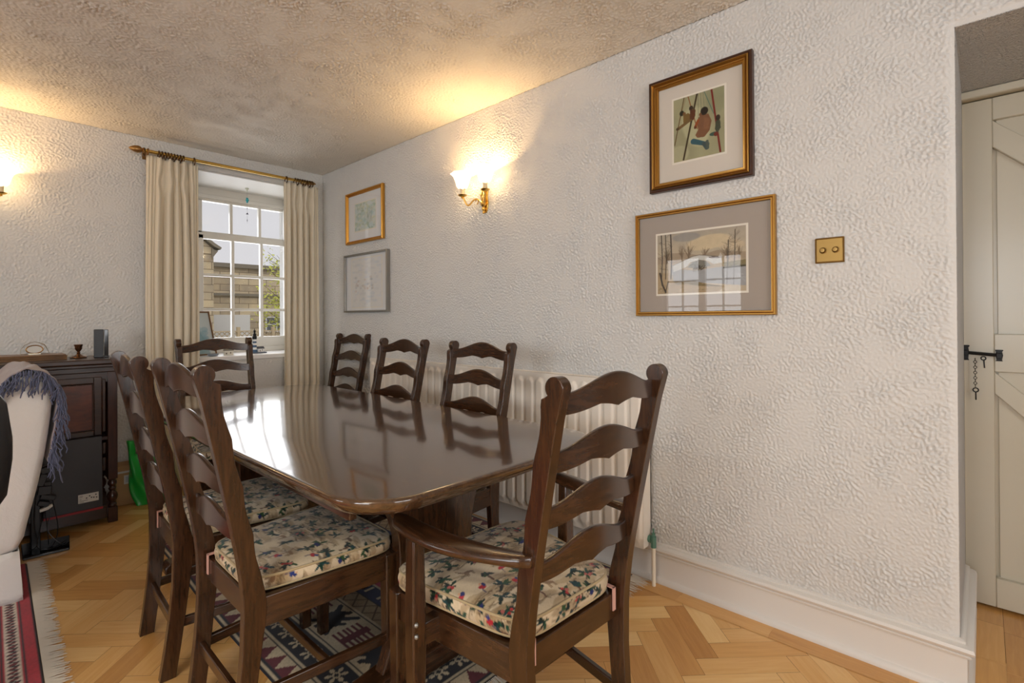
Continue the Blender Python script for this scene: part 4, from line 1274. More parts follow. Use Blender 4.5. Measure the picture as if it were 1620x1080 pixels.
def chair(label, loc, rotz, arms=False, group='dark oak ladder back dining chairs'):
    t = thing('dining_chair' if not arms else 'carver_chair', label, 'chair', loc, rotz, group)
    for s_ in (-1, 1): post_mb(s_).build('rear_post', W_Z, t, bevel=0.003)
    for z in SLZ: slat_mb(z, 2 * xc(z) - 0.02, yc(z) + 0.004).build('ladder_slat', W_X, t, bevel=0.002)
    FD = 0.385 if not arms else 0.412; fx = 0.215 if not arms else 0.235
    for s_ in (-1, 1):
        b = MB(); top = 0.43
        h = 0.02
        rings = []
        for z, k_ in ((0.0, .82), (0.3, .95), (0.41, 1.0), (top + .001, 1.0)):
            rings.append([(s_ * fx - h * k_, FD - h * k_, z), (s_ * fx + h * k_, FD - h * k_, z), (s_ * fx + h * k_, FD + h * k_, z), (s_ * fx - h * k_, FD + h * k_, z)])
        b.loft(rings); b.build('front_leg', W_Z, t, bevel=0.004)
    zt, zb = 0.43, 0.352
    b = MB(); b.box(-xc(.4) + .01, xc(.4) - .01, -0.006, 0.014, zb + .012, zt); b.build('back_rail', W_X, t, bevel=0.002)
    b = MB(); b.box(-fx + .015, fx - .015, FD - .004, FD + .016, zb, zt); b.build('front_rail', W_X, t, bevel=0.002)
    for s_ in (-1, 1):
        b = MB(); x0, x1 = s_ * xc(.4), s_ * fx
        b.loft([[(x0 - .010, 0.01, zb), (x0 + .010, 0.01, zb), (x0 + .010, 0.01, zt), (x0 - .010, 0.01, zt)], [(x1 - .010, FD, zb), (x1 + .010, FD, zb), (x1 + .010, FD, zt), (x1 - .010, FD, zt)]])
        b.build('side_rail', W_Y, t, bevel=0.002)
        b = MB(); x0 = s_ * xc(.16); x1 = s_ * fx; zz = 0.155
        b.loft([[(x0 - .008, yc(.16), zz), (x0 + .008, yc(.16), zz), (x0 + .008, yc(.16), zz + .03), (x0 - .008, yc(.16), zz + .03)], [(x1 - .008, FD, zz), (x1 + .008, FD, zz), (x1 + .008, FD, zz + .03), (x1 - .008, FD, zz + .03)]])
        b.build('side_stretcher', W_Y, t, bevel=0.003)
    b = MB(); b.box(-xc(.16), xc(.16), yc(.15) - .008, yc(.15) + .008, 0.150, 0.182); b.build('rear_stretcher', W_X, t, bevel=0.003)
    b = MB(); b.box(-0.20, 0.20, 0.19, 0.205, 0.158, 0.184); b.build('middle_stretcher', W_X, t, bevel=0.003)
    # webbed seat base
    b = MB(); b.loft([[(-xc(.4) + .005, 0.005, .417), (xc(.4) - .005, 0.005, .417), (fx - .005, FD + .005, .417), (-fx + .005, FD + .005, .417)], [(-xc(.4) + .005, 0.005, .427), (xc(.4) - .005, 0.005, .427), (fx - .005, FD + .005, .427), (-fx + .005, FD + .005, .427)]])
    b.build('seat_board', W_Y, t, smooth=0)
    if arms:
        for s_ in (-1, 1):
            rings = []
            for k in range(25):
                q = k / 24
                y_ = -0.045 + q * (FD + 0.085)
                y_ = -0.052 + q * 0.405
                x_ = s_ * (0.200 + 0.084 * math.sin(min(1, q * 1.15) * PI / 2) - 0.008 * q)
                z_ = 0.648 - 0.008 * math.sin(PI * q)
                wdt = 0.019 + 0.014 * math.sin(PI * min(1, q * 1.05)) + 0.008 * q
                if q > .93: wdt *= math.sqrt(max(.12, 1 - ((q - .93) / .075) ** 2))
                if q < .06: wdt *= math.sqrt(max(.2, 1 - ((.06 - q) / .065) ** 2))
                hh = 0.013
                ring = []
                for j in range(12):
                    a = 2 * PI * j / 12; ca, sa = math.cos(a), math.sin(a)
                    ring.append((x_ + wdt * math.copysign(abs(ca) ** .6, ca), y_, z_ + hh * math.copysign(abs(sa) ** .7, sa)))
                rings.append(ring)
            b = MB(); b.loft(rings); b.build('arm', W_Y, t, smooth=60)
            b = MB(); b.loft([[(s_ * 0.281 + dx_ * k_, 0.262 + dy_ * k_, z_) for dx_, dy_ in ((-.019, -.019), (.019, -.019), (.019, .019), (-.019, .019))] for z_, k_ in ((.24, .9), (.35, 1.0), (.45, 1.0), (.638, .85))])
            sp = b.build('arm_support', W_Z, t, bevel=0.004)
            b = MB(); b.box(s_ * .235 - .03 if s_ < 0 else .2, s_ * .235 + .035 if s_ < 0 else .265, .246, .278, .365, .42); b.build('support_block', W_X, t, bevel=.002)
            for zz_ in (.448, .420):
                b = MB(); b.ball((s_ * .292, .242, zz_ - .02), .006, 10); b.build('bolt', M_SILV, sp)
    return t


# ------------------------------------------------------------------ rugs
def kilim():
    W_, H_ = 1.37, 1.98
    cv = Canvas(W_, H_, 0.005, (120, 50, 62))
    X, Y = cv.X, cv.Y
    dl, dr_, db, dt = X, W_ - X, Y, H_ - Y
    d = np.minimum(np.minimum(dl, dr_), np.minimum(db, dt))
    s_ = np.where((dl == d) | (dr_ == d), Y, X)
    c = {k: np.array(lin(v)[:3]) for k, v in dict(blk=(24, 24, 34), crm=(196, 180, 150), mar=(98, 26, 38), nav=(34, 42, 78), pink=(170, 66, 86), bei=(160, 140, 110), brn=(96, 74, 52), blu=(60, 86, 130)).items()}
    A = cv.a
    def setm(m, k): A[m] = c[k]
    setm(d < 0.48, 'blk')
    tri = np.abs(((s_ / 0.075) % 1) - .5) * 2
    b1 = (d >= .028) & (d < .088); setm(b1, 'crm'); setm(b1 & ((d - .028) / .06 < tri), 'mar')
    setm((d >= .010) & (d < .018), 'crm'); setm((d >= .094) & (d < .102), 'crm')
    # flowers on black
    q = (s_ / 0.085) % 1 - .5; v = (d - .150) / .085
    r_ = np.hypot(q, v); a_ = np.arctan2(v, q)
    b2 = (d >= .106) & (d < .195)
    setm(b2 & (r_ < .30 + .16 * np.cos(a_ * 6)), 'crm'); setm(b2 & (r_ < .10), 'blk'); setm(b2 & (np.abs(r_ - .2) < .035) & (np.cos(a_ * 6) < 0), 'blk')
    setm((d >= .198) & (d < .207), 'crm'); setm((d >= .214) & (d < .222), 'crm')
    # cream band with black stars and maroon combs
    b3 = (d >= .222) & (d < .378); setm(b3, 'crm')
    q = (s_ / 0.30) % 1; v = (d - .30) / .078
    qa = (q - .25) * 4; star = (np.abs(qa) + np.abs(v) * .9 + .25 * np.sin(qa * 9) * np.sin(v * 9) < .85) | ((np.abs(np.abs(qa) - np.abs(v)) < .22) & (np.abs(qa) < 1.0))
    setm(b3 & star & (np.abs(v) < .95), 'blk')
    qb = (q - .75) * 4; comb = (np.abs(v) < .75) & (np.abs(qb) < .85) & ((np.abs(qb) < .22) | (((v + 2) * 4 % 1 < .5)))
    setm(b3 & comb, 'mar')
    setm((d >= .385) & (d < .393), 'crm')
    b4 = (d >= .393) & (d < .462); setm(b4, 'bei')
    q = (s_ / 0.07) % 1; setm(b4 & ((np.abs(q - (d - .393) / .069) < .08) | (np.abs(1 - q - (d - .393) / .069) < .08)), 'brn')
    # field
    f0 = d >= .47; setm(f0, 'nav')
    sq = (np.abs(((s_ / .12) % 1) - .5) < .2) & (np.abs(d - .51) < .022) & f0; setm(sq, 'crm'); setm(sq & (np.abs(((s_ / .12) % 1) - .5) < .06), 'nav')
    f1 = d >= .545; setm(f1, 'pink')
    hx = np.abs(((Y / .36) % 1) - .5) * .36; hy = np.abs(X - W_ / 2)
    setm(f1 & (np.abs(hx + hy - .13) < .02), 'blu'); setm(f1 & (hx + hy < .11), 'crm'); setm(f1 & (hx + hy < .07), 'mar'); setm(f1 & (hx + hy < .03), 'blu')
    setm((d >= .54) & (d < .55), 'crm')
    cv.a = A; cv.wash(.25, 9); cv.speckle(.25)
    return cv


cv = kilim()
rg = thing('patterned_rug', 'cream, black and maroon woven rug under the dining table', 'rug', (-1.41, -2.955, 0))
P = np.zeros((cv.ny, cv.nx, 3)); P[..., 0] = cv.X + 0.006 * np.sin(cv.Y * 4.0 + .5); P[..., 1] = cv.Y + .004 * np.sin(cv.X * 5); P[..., 2] = 0.0045 + .0006 * np.sin(cv.X * 40) * np.sin(cv.Y * 37)
for sl in ((0, slice(None)), (-1, slice(None)), (slice(None), 0), (slice(None), -1)): P[sl + (2,)] = 0.0005
grid_obj('woven_field', P, cv.a, M_KILIM, rg)


def fringe(parent, p0, p1, out, n, L, m, r_=0.0016, seed=1, z=0.006):
    rr = random.Random(seed); b = MB()
    for k in range(n):
        q = (k + rr.uniform(-.3, .3)) / n
        x = p0[0] + (p1[0] - p0[0]) * q; y = p0[1] + (p1[1] - p0[1]) * q; l = L * rr.uniform(.7, 1.1); sx = rr.gauss(0, .12)
        tx, ty = (p1[0] - p0[0]), (p1[1] - p0[1]); tl = math.hypot(tx, ty); tx /= tl; ty /= tl
        pts = []
        for j in range(4):
            s_ = j / 3; pts.append((x + out[0] * l * s_ + tx * sx * l * s_ * s_ + tx * rr.gauss(0, .0015), y + out[1] * l * s_ + ty * sx * l * s_ * s_, z * (1 - s_) + .0025))
        b.tube(pts, [r_, r_ * 1.1, r_, r_ * .5], 4)
    o = b.build('fringe', m, parent); o['kind'] = 'stuff'
    return o


fringe(rg, (0.01, 0.0), (1.37, 0.0), (0, -1), 330, 0.085, M_FRINGEW)
# red rug at the left
cv = Canvas(1.3, 2.0, 0.005, (150, 24, 36))
X, Y = cv.X, cv.Y; d = cv.w - X   # right edge is the fringed end
A = cv.a
blk = np.array(lin((30, 22, 24))[:3]); crm = np.array(lin((206, 190, 172))[:3]); red = np.array(lin((168, 30, 42))[:3])
A[:] = red
for a0, a1 in ((0, .006), (.036, .044), (.092, .100), (.135, .142), (.2, .21)): A[(d >= a0) & (d < a1)] = blk
bnd = (d >= .048) & (d < .088); A[bnd] = crm
zz_ = np.abs(((Y / .026) % 1) - .5) * 2; v = (d - .048) / .04
A[bnd & (np.abs(zz_ * .5 + .25 - v) < .20) & (v > .15) & (v < .85)] = blk
A[bnd & (((Y / .026) % 1) < .4) & (np.abs(v - .5) < .28)] = np.array(lin((110, 24, 30))[:3])
dia = (np.abs(((Y / .2) % 1) - .5) * .4 + np.abs(d - .45) < .12); A[dia] = crm; A[(np.abs(((Y / .2) % 1) - .5) * .4 + np.abs(d - .45) < .08)] = blk
cv.speckle(.35); cv.wash(.2, 8)
r2 = thing('red_rug', 'red rug with black and cream border stripes, lower left beside the white armchair', 'rug', (-3.215, -2.75, 0), math.radians(-1.2))
P = np.zeros((cv.ny, cv.nx, 3)); P[..., 0] = X; P[..., 1] = Y; P[..., 2] = 0.008
for sl in ((0, slice(None)), (-1, slice(None)), (slice(None), 0), (slice(None), -1)): P[sl + (2,)] = 0.0005
grid_obj('woven_field', P, cv.a, M_KILIM, r2)
fringe(r2, (1.3, 0.0), (1.3, 2.0), (1, 0), 520, 0.062, M_FRINGEW, 0.0018, 4)

# ------------------------------------------------------------------ dining table
tb = thing('dining_table', 'long dark polished oak refectory table with rounded corners', 'table', (-1.012, -2.025, 0))
def outline(ins, z):
    pts = []; hw, hl = 0.475 - ins, 1.105 - ins; r_ = 0.15 - ins * .6; n = 12
    for cxx, cyy, a0 in ((hw - r_, hl - r_, 0), (-hw + r_, hl - r_, PI / 2), (-hw + r_, -hl + r_, PI), (hw - r_, -hl + r_, 1.5 * PI)):
        for k in range(n + 1):
            a = a0 + PI / 2 * k / n
            x, y = cxx + r_ * math.cos(a), cyy + r_ * math.sin(a)
            pts.append((x, y, z))
    out = []
    m_ = len(pts)
    # subdivide the long straight runs and bow them slightly
    for i in range(m_):
        p, q = Vector(pts[i]), Vector(pts[(i + 1) % m_]); out.append(p)
        L = (q - p).length
        if L > .2:
            for k in range(1, 12): out.append(p.lerp(q, k / 12))
    res = []
    for p in out:
        y = p.y + math.copysign(0.018 * (1 - (p.x / .49) ** 2), p.y) * max(0, (abs(p.y) - .9) / .205) ** .5 if abs(p.y) > .9 else p.y
        x = p.x + math.copysign(0.010 * (1 - (p.y / 1.105) ** 2), p.x) * (1 if abs(p.x) > .4 else 0)
        res.append((x, y, p.z))
    return res


b = MB()
b.loft([outline(i_, z_) for i_, z_ in ((0.012, 0.7400), (0.006, 0.7393), (0.002, 0.7372), (0.0, 0.733), (0.001, 0.727), (0.006, 0.718), (0.013, 0.708), (0.021, 0.700), (0.028, 0.697))])
b.build('tabletop', W_TOP, tb, smooth=50)
for s_ in (-1, 1):
    b = MB(); yy0 = -0.745 if s_ < 0 else 0.60
    prof = []
    hs = [(0.075, .22), (.12, .20), (.2, .168), (.30, .155), (.40, .148), (.48, .152), (.54, .17), (.60, .21), (.66, .25)]
    zs = np.linspace(.075, .66, 26); ws = np.interp(zs, [h[0] for h in hs], [h[1] for h in hs])
    pts = [(w_, z) for w_, z in zip(ws, zs)] + [(-w_, z) for w_, z in zip(ws[::-1], zs[::-1])]
    b.prism(pts, 'y', yy0 - .022, yy0 + .022); b.build('pedestal', W_Z, tb, bevel=0.004)
    b = MB(); pts = [(-.44, .0), (-.46, .02), (-.462, .045), (-.445, .062), (-.30, .068), (-.2, .085), (.2, .085), (.30, .068), (.445, .062), (.462, .045), (.46, .02), (.44, .0), (.3, .0), (.27, .012), (-.27, .012), (-.3, .0)]
    b.prism([(p[0], p[1] + .009) for p in pts], 'y', yy0 - .04, yy0 + .04); b.build('foot', W_X, tb, bevel=0.006)
    b = MB(); b.box(-.36, .36, yy0 - .032, yy0 + .032, .65, .6975); b.build('bearer', W_X, tb, bevel=0.005)
b = MB(); b.box(-.018, .018, -.80, .66, .26, .35); b.build('stretcher', W_Y, tb, bevel=0.004)
b = MB(); b.box(-.42, -.40, -.95, .95, .66, .6975); b.box(.40, .42, -.95, .95, .66, .6975); b.build('apron', W_Y, tb, bevel=0.003)
for (xx, yy_) in ((0.15, -0.40),):
    pass

# chairs
R_ = math.radians
side = []
SPOTS = [
    ((-1.580, -2.010), -90 - 2, 'ladder back chair on the left side of the table, nearer the window'),
    ((-1.560, -2.535), -90, 'ladder back chair on the left side of the table, nearest the camera'),
    ((-0.522, -2.362), 90.5, 'ladder back chair on the radiator side of the table, nearest the armchair'),
    ((-0.515, -1.722), 90, 'ladder back chair at the middle of the radiator side'),
    ((-0.150, -0.545), 90 + 3, 'ladder back chair standing against the wall in the far corner'),
    ((-1.030, -0.770), 180, 'ladder back chair at the far end of the table in front of the window'),
]
ARM = ((-1.060, -3.372), -3)
first = None
for (x, y), rz, lab in SPOTS:
    if first is None: first = chair(lab, (x, y, 0.008 if x > -1.35 and y < -0.9 else 0.0), R_(rz))
    else: dup(first, (x, y, 0.0), R_(rz), lab)
CARV[0] = -0.004
carver = chair('ladder back armchair at the near end of the table, seen from behind', (ARM[0][0], ARM[0][1], 0.0), R_(ARM[1]), True); carver.scale = (1, 1, 0.992)
tapA, tapB = tapestry(11), tapestry(29)
fc = None
CL = ['tapestry cushion on the left side chair nearer the window', 'dark leafed tapestry cushion on the left side chair nearest the camera', 'tapestry cushion on the radiator side chair nearest the armchair',
      'tapestry cushion on the middle chair of the radiator side', 'tapestry cushion on the chair in the far corner', 'tapestry cushion on the chair at the far end of the table']
for ((x, y), rz, lab), cl in zip(SPOTS, CL):
    a = R_(rz); off = 0.005
    loc = (x - math.sin(a) * off, y + math.cos(a) * off, 0.4315)
    if fc is None: fc = cushion_obj(cl, tapA, 0.338, 0.440, 0.408, 0.046, loc, a)
    else: cushion_obj(cl, tapA, 0, 0, 0, 0, loc, a, fc)
a = R_(ARM[1])
cushion_obj('cream tapestry cushion with deer and red berries on the near armchair', tapB, 0.345, 0.500, 0.435, 0.052, (ARM[0][0] - math.sin(a) * .005, ARM[0][1] + math.cos(a) * .005, 0.4315), a)

# ------------------------------------------------------------------ oak cabinet
cb = thing('oak_cabinet', 'dark carved oak cabinet with turned corner posts against the back wall', 'cabinet', (-2.06, -0.035, 0))
CX, CYv = 2.06, 0.035
CXl, CXr, CF = -2.66 + CX, -1.475 + CX, -0.45 + CYv
b = MB(); b.box(CXl - .02, CXr + .02, CF - .02, 0, .905, .935); b.build('top', W_CAB, cb, bevel=0.007, seg=3)
b = MB(); b.box(CXl - .008, CXr + .008, CF - .008, 0, .888, .906); b.box(CXl + .004, CXr - .004, CF + .002, -.002, .86, .89); b.box(CXl + .012, CXr - .012, CF + .012, -.004, .80, .862); b.build('cornice', W_CAB, cb, bevel=0.004)
b = MB(); b.box(CXl + .03, CXr - .03, -.012, 0, .06, .86); b.box(CXr - .045, CXr - .03, CF + .03, -.01, .25, .82); b.box(CXl + .03, CXl + .045, CF + .03, -.01, .25, .82); b.box(CXl + .03, CXr - .03, CF + .03, -.01, .47, .49); b.box(CXl + .02, CXr - .02, CF + .02, -.01, .03, .10); b.build('carcass', W_CABZ, cb, bevel=0.002)
b = MB(); b.box(CXl + .05, CXr - .05, CF + .006, CF + .03, .03, .095); b.box(CXl + .05, CXr - .05, CF + .0, CF + .03, .095, .105); b.build('plinth_rail', W_CAB, cb, bevel=0.003)
for xx in (CXl + .022, CXr - .022):
    for yy_ in (CF + .024, -.03):
        b = MB(); b.box(xx - .022, xx + .022, yy_ - .022, yy_ + .022, 0, .085)
        b.box(xx - .022, xx + .022, yy_ - .022, yy_ + .022, .245, .86)
        b.lathe([(.017, .084), (.021, .09), (.02, .10), (.012, .108), (.016, .115), (.024, .130), (.026, .145), (.022, .162), (.012, .176), (.016, .182), (.019, .19), (.013, .198), (.016, .206), (.022, .215), (.021, .228), (.016, .236), (.02, .246)], 18, (xx, yy_, 0))
        b.build('corner_post', W_CABZ, cb, bevel=0.002)
# doors: right one in view
for k, (dx0, dx1) in enumerate(((-1.80 + CX, -1.545 + CX), (-2.08 + CX, -1.82 + CX), (-2.36 + CX, -2.10 + CX), (-2.62 + CX, -2.38 + CX))):
    dd = MB(); z0, z1 = .505, .835
    fy = CF + .012
    dd.box(dx0, dx0 + .035, fy - .008, fy + .018, z0, z1); dd.box(dx1 - .035, dx1, fy - .008, fy + .018, z0, z1); dd.box(dx0 + .035, dx1 - .035, fy - .008, fy + .018, z1 - .035, z1); dd.box(dx0 + .035, dx1 - .035, fy - .008, fy + .018, z0, z0 + .03)
    do = dd.build('door', W_CAB, cb, bevel=0.004)
    pb = MB(); pb.box(dx0 + .034, dx1 - .034, fy + .004, fy + .014, z0 + .028, z1 - .034); pb.build('door_panel', W_PANEL, do, smooth=0)
    pb = MB()
    for (a0, a1, c0, c1) in ((dx0 + .034, dx1 - .034, z0 + .029, z0 + .038), (dx0 + .034, dx1 - .034, z1 - .043, z1 - .034)):
        nn = 26
        for q in range(nn): xq = a0 + (a1 - a0) * (q + .5) / nn; pb.ball((xq, fy + .001, (c0 + c1) / 2), .0042, 6)
    for xq in (dx0 + .039, dx1 - .039):
        for q in range(32): pb.ball((xq, fy + .001, z0 + .035 + (z1 - z0 - .08) * q / 31), .0042, 6)
    pb.build('carved_beading', W_CAB, do)
b = MB()
for xx in (CXr - .062,):
    for z0, z1 in ((.52, .82), (.395, .46), (.30, .375)): b.box(xx - .008, xx + .010, CF + .004, CF + .02, z0, z1)
b.build('carved_stile', W_CAB, cb, bevel=0.005)

# things on the cabinet
ZT = 0.9355
b = MB()
for k in range(5):
    t_ = tag(MB().box(-.135, .135, -.10, .10, 0, .0055).build('placemat', wood('placemat_wood_%d' % k, lin((66, 42, 22)), lin((132, 92, 48)), 'x', 0.5), None, bevel=0.0015, loc=(-1.82 + random.uniform(-.003, .003), -.25 + random.uniform(-.004, .004), ZT + .0003 + k * .0062), rot=(0, 0, R_(random.uniform(-2, 2)))),
             ['wooden table mat at the bottom of the pile on the cabinet', 'wooden table mat second from the bottom of the pile', 'wooden table mat in the middle of the pile on the cabinet', 'wooden table mat second from the top of the pile', 'wooden table mat on top of the pile, under the little silver oval frame'][k], 'table mat', 'wooden table mats on the cabinet')
ZM = ZT + .0003 + 5 * .0062
of = thing('oval_photo_frame', 'little silver oval photo frame with open wire bow on the table mats', 'photo frame', (-1.81, -.25, ZM))
b = MB(); n = 28
b.tube([(.034 * math.cos(2 * PI * k / n), 0, .028 + .022 * math.sin(2 * PI * k / n)) for k in range(n + 1)], .003, 8, cap=False)
b.build('rim', M_BRASSD, of)
b = MB(); b.loft([[(.032 * math.cos(2 * PI * k / n), y_, .028 + .020 * math.sin(2 * PI * k / n)) for k in range(n)] for y_ in (-.001, .002)]); b.build('photo', M_LABEL, of)
b = MB(); b.tube([(-.058, 0, .003), (-.055, 0, .03), (-.04, 0, .052), (-.015, 0, .066), (0, 0, .07), (.02, 0, .064), (.042, 0, .048), (.056, 0, .02), (.06, 0, .004)], .0016, 6); b.tube([(-.058, 0, .003), (0, .0, .0055), (.06, 0, .004)], .0016, 6); b.tube([(.015, 0, .066), (.04, 0, .055), (.052, 0, .03)], .002, 5); b.box(-.025, .025, -.006, .012, 0.0003, .006); b.build('wire_stand', mat('silver_wire', lin((170, 160, 140)), .3, metal=.9), of)
cs = thing('candlestick', 'short brown metal candlestick between the table mats and the black box', 'candlestick', (-1.625, -.26, ZT + .0004))
b = MB(); b.lathe([(.002, 0), (.037, 0), (.040, .004), (.034, .009), (.022, .013), (.012, .02), (.007, .026), (.010, .031), (.006, .036), (.011, .044), (.0165, .054), (.017, .066), (.021, .076), (.020, .079), (.013, .078), (.002, .07)], 20); b.build('stick', mat('bronzed_copper', lin((112, 78, 52)), .25, metal=.85), cs)
rt = thing('black_router', 'upright matt black box with a glossy edge on the right of the cabinet top', 'electronic box', (-1.525, -.28, ZT + .0003), R_(-8))
b = MB(); b.box(-.033, .012, -.03, .03, 0, .165); b.build('case', M_BLACK, rt, bevel=0.003)
b = MB(); b.box(.0135, .034, -.03, .03, .0, .165); b.build('front_strip', M_BLACKG, rt, bevel=0.003)

# black flat box leaning inside the cabinet
bx = thing('flat_black_box', 'large flat black cardboard box with white label leaning on the cabinet front', 'box', (-1.665, -0.50, 0.105))
bx.rotation_euler = (R_(-3), 0, 0)
b = MB(); b.box(-.13, .115, 0, .035, 0.012, .40); b.build('carton', mat('black_printed_card', lin((48, 46, 48)), .5), bx, bevel=0.002)
b = MB(); b.box(-.13, .115, -.0004, .035, 0, .0118); b.build('red_edge', M_RED, bx, smooth=0)
b = MB(); b.box(.010, .097, -.0012, 0, .052, .098); lb = b.build('paper_label', M_LABEL, bx, smooth=0)
b = MB(); rr = random.Random(6)
for z_, xs in ((.09, (.014, .03)), (.083, (.014, .028)), (.072, (.014, .024)), (.064, (.014, .05)), (.057, (.014, .034))): b.box(xs[0], xs[1], -.0016, -.0011, z_ - .001, z_ + .001)
for xx, z_ in ((.045, .075), (.058, .084), (.066, .074), (.085, .086), (.088, .07), (.076, .072)): b.box(xx - .003, xx + .003, -.0016, -.0011, z_ - .003, z_ + .003)
b.build('printed_text', M_INK, lb, smooth=0)

# shelf for it: the low rail; black stand with cables
stn = thing('cable_stand', 'black stand with tangled chargers and cables beside the white armchair', 'stand', (-1.80, -0.60, 0))
b = MB(); b.prism([(-.085, -.12), (.085, -.13), (.105, .06), (-.08, .10)], 'z', 0.0, .014); b.build('base', M_BLACKG, stn, bevel=0.003)
b = MB(); b.box(-.05, -.015, -.03, .03, .012, .34); b.box(-.06, -.01, -.02, .04, .14, .20); b.build('post', M_BLACK, stn, bevel=0.003)
b = MB()
for (x, y, z, sx, sy, sz) in ((.005, -.03, .40, .02, .018, .016), (-.01, -.035, .355, .015, .02, .03), (.0, -.03, .30, .026, .02, .022), (.012, -.03, .262, .03, .018, .012), (-.005, -.035, .235, .022, .02, .012), (0.012, -.03, .33, .014, .014, .01)):
    b.box(x - sx, x + sx, y - sy, y + sy, z - sz, z + sz, Matrix.Translation((x, y, z)) @ Matrix.Rotation(random.uniform(-.5, .5), 4, 'Y') @ Matrix.Translation((-x, -y, -z)))
b.build('charger', M_BLACK, stn, bevel=0.003)
b = MB(); b.prism([(-.02, .198), (.012, .204), (.03, .217), (.028, .226), (.008, .22), (-.02, .21)], 'y', -.06, -.035); b.build('white_plug', M_LABEL, stn, bevel=0.002)
for pts in ([(-.02, -.03, .25), (.02, -.05, .2), (.01, -.06, .1), (.06, -.08, .022), (.09, -.05, .018)], [(0, -.03, .2), (-.02, -.05, .1), (-.03, -.09, .04), (.02, -.1, .02), (.08, -.03, .02)],
            [(-.03, -.03, .3), (-.04, -.06, .15), (-.03, -.08, .05), (-.06, -.06, .02)], [(.0, -.04, .2), (.01, -.04, .1), (.015, -.03, .02)], [(.03, -.03, .24), (.05, -.03, .1), (.03, -.05, .02), (-.02, -.09, .019)]):
    P_ = [Vector(p) for p in pts]; sm = []
    for i in range(len(P_) - 1):
        a0 = P_[max(0, i - 1)]; a1 = P_[i]; a2 = P_[i + 1]; a3 = P_[min(len(P_) - 1, i + 2)]
        for k in range(6):
            t_ = k / 6; sm.append(.5 * ((2 * a1) + (a2 - a0) * t_ + (2 * a0 - 5 * a1 + 4 * a2 - a3) * t_ ** 2 + (3 * a1 - a0 - 3 * a2 + a3) * t_ ** 3))
    sm.append(P_[-1]); b = MB(); b.tube(sm, .0022, 6); b.build('cable', M_BLACK, stn)

# cardboard box and green bag in the corner
cbx = thing('cardboard_box', 'brown cardboard box with white label beside the oak cabinet', 'box', (-1.375, -0.12, 0))
b = MB(); b.box(-.065, .045, -.05, .08, 0.001, .245); b.build('carton', M_CARD, cbx, bevel=0.002)
b = MB(); b.box(-.065, .045, -.0506, -.05, .20, .212); b.build('tape', M_LABEL, cbx, smooth=0)
b = MB(); b.box(-.025, .02, -.0512, -.0505, .13, .185); lb = b.build('paper_label', M_LABEL, cbx, smooth=0)
b = MB()
for k in range(6): b.box(-.015 + k * .005, -.013 + k * .005, -.0518, -.0511, .14, .175)
b.build('printed_text', mat('blue_grey_ink', lin((140, 150, 176)), .8), lb, smooth=0)
gbg = thing('green_carrier_bag', 'bright green carrier bag with cut out handle by the cardboard box', 'bag', (-1.232, -0.215, 0))
n = 22; mz = 26; rr = random.Random(12)
def bag_pt(a, q):
    z = .002 + q * .40
    w_ = .115 + .015 * math.sin(q * 5) - .03 * q; d_ = .05 * (1 - .75 * q) + .006
    x = w_ * math.copysign(abs(math.cos(a)) ** .6, math.cos(a)); y = d_ * math.copysign(abs(math.sin(a)) ** .7, math.sin(a))
    x += -.085 * q + .006 * math.sin(9 * q + 3 * a); y += .008 * math.sin(7 * q + 5 * a) + .006 * math.sin(13 * q - 2 * a)
    return (x, y, z)
b = MB(); rings = [[bag_pt(2 * PI * k / 44, j / mz) for k in range(44)] for j in range(mz + 1)]
vs_ = [p for r_ in rings for p in r_]; fs_ = []
for j in range(mz):
    for k in range(44):
        f_ = (j * 44 + k, j * 44 + (k + 1) % 44, (j + 1) * 44 + (k + 1) % 44, (j + 1) * 44 + k)
        c_ = sum((Vector(vs_[i]) for i in f_), Vector()) / 4
        if .31 < c_.z < .375 and abs(c_.x + .085) < .034 + .0 * c_.z: continue      # handle slot
        fs_.append(f_)
fs_.append(tuple(range(44))[::-1])
b.add(vs_, fs_); b.build('bag_film', M_GREEN, gbg, smooth=50, solid=0.0015)

# ------------------------------------------------------------------ white armchair with throw (facing left)
ac = thing('slipcovered_armchair', 'white loose covered armchair at the left edge with a fringed throw', 'armchair', (-2.15, -0.85, 0))
AX, AY = 2.15, 0.85
y0, y1 = -1.2 + AY, -0.56 + AY
prof = [(-1.915, .16), (-1.905, .25), (-1.882, .36), (-1.857, .47), (-1.836, .60), (-1.818, .75), (-1.812, .85), (-1.825, .90), (-1.865, .93), (-1.925, .925), (-1.975, .88), (-2.01, .78), (-2.05, .66), (-2.12, .62), (-2.4, .60), (-2.60, .585), (-2.66, .54), (-2.68, .4), (-2.68, .16)]
def round_slab(prof, ya, yb, r_=.04, n=5):
    """slab of silhouette prof (x,z) from ya to yb with softened edges"""
    c = Vector((sum(p[0] for p in prof) / len(prof), sum(p[1] for p in prof) / len(prof)))
    rings = []
    for k in range(n + 1):
        a = PI / 2 * k / n; ins = r_ * (1 - math.sin(a)); y = ya + r_ * (1 - math.cos(a)); rings.append((ins, y))
    for k in range(n + 1):
        a = PI / 2 * k / n; ins = r_ * (1 - math.cos(a)); y = yb - r_ * (1 - math.sin(a)); rings.append((ins, y))
    out = []
    m_ = len(prof)
    for ins, y in rings:
        ring = []
        for i in range(m_):
            p = Vector(prof[i]); t_ = (Vector(prof[(i + 1) % m_]) - Vector(prof[i - 1])).normalized(); nn = Vector((-t_.y, t_.x))
            if (p + nn * .01 - c).length > (p - c).length: nn = -nn
            q = p + nn * ins; ring.append((q.x + AX, y, q.y))
        out.append(ring)
    return out
b = MB(); b.loft(round_slab(prof, y0, y0 + .15)); b.build('arm', M_COVER, ac, smooth=60, sub=1)
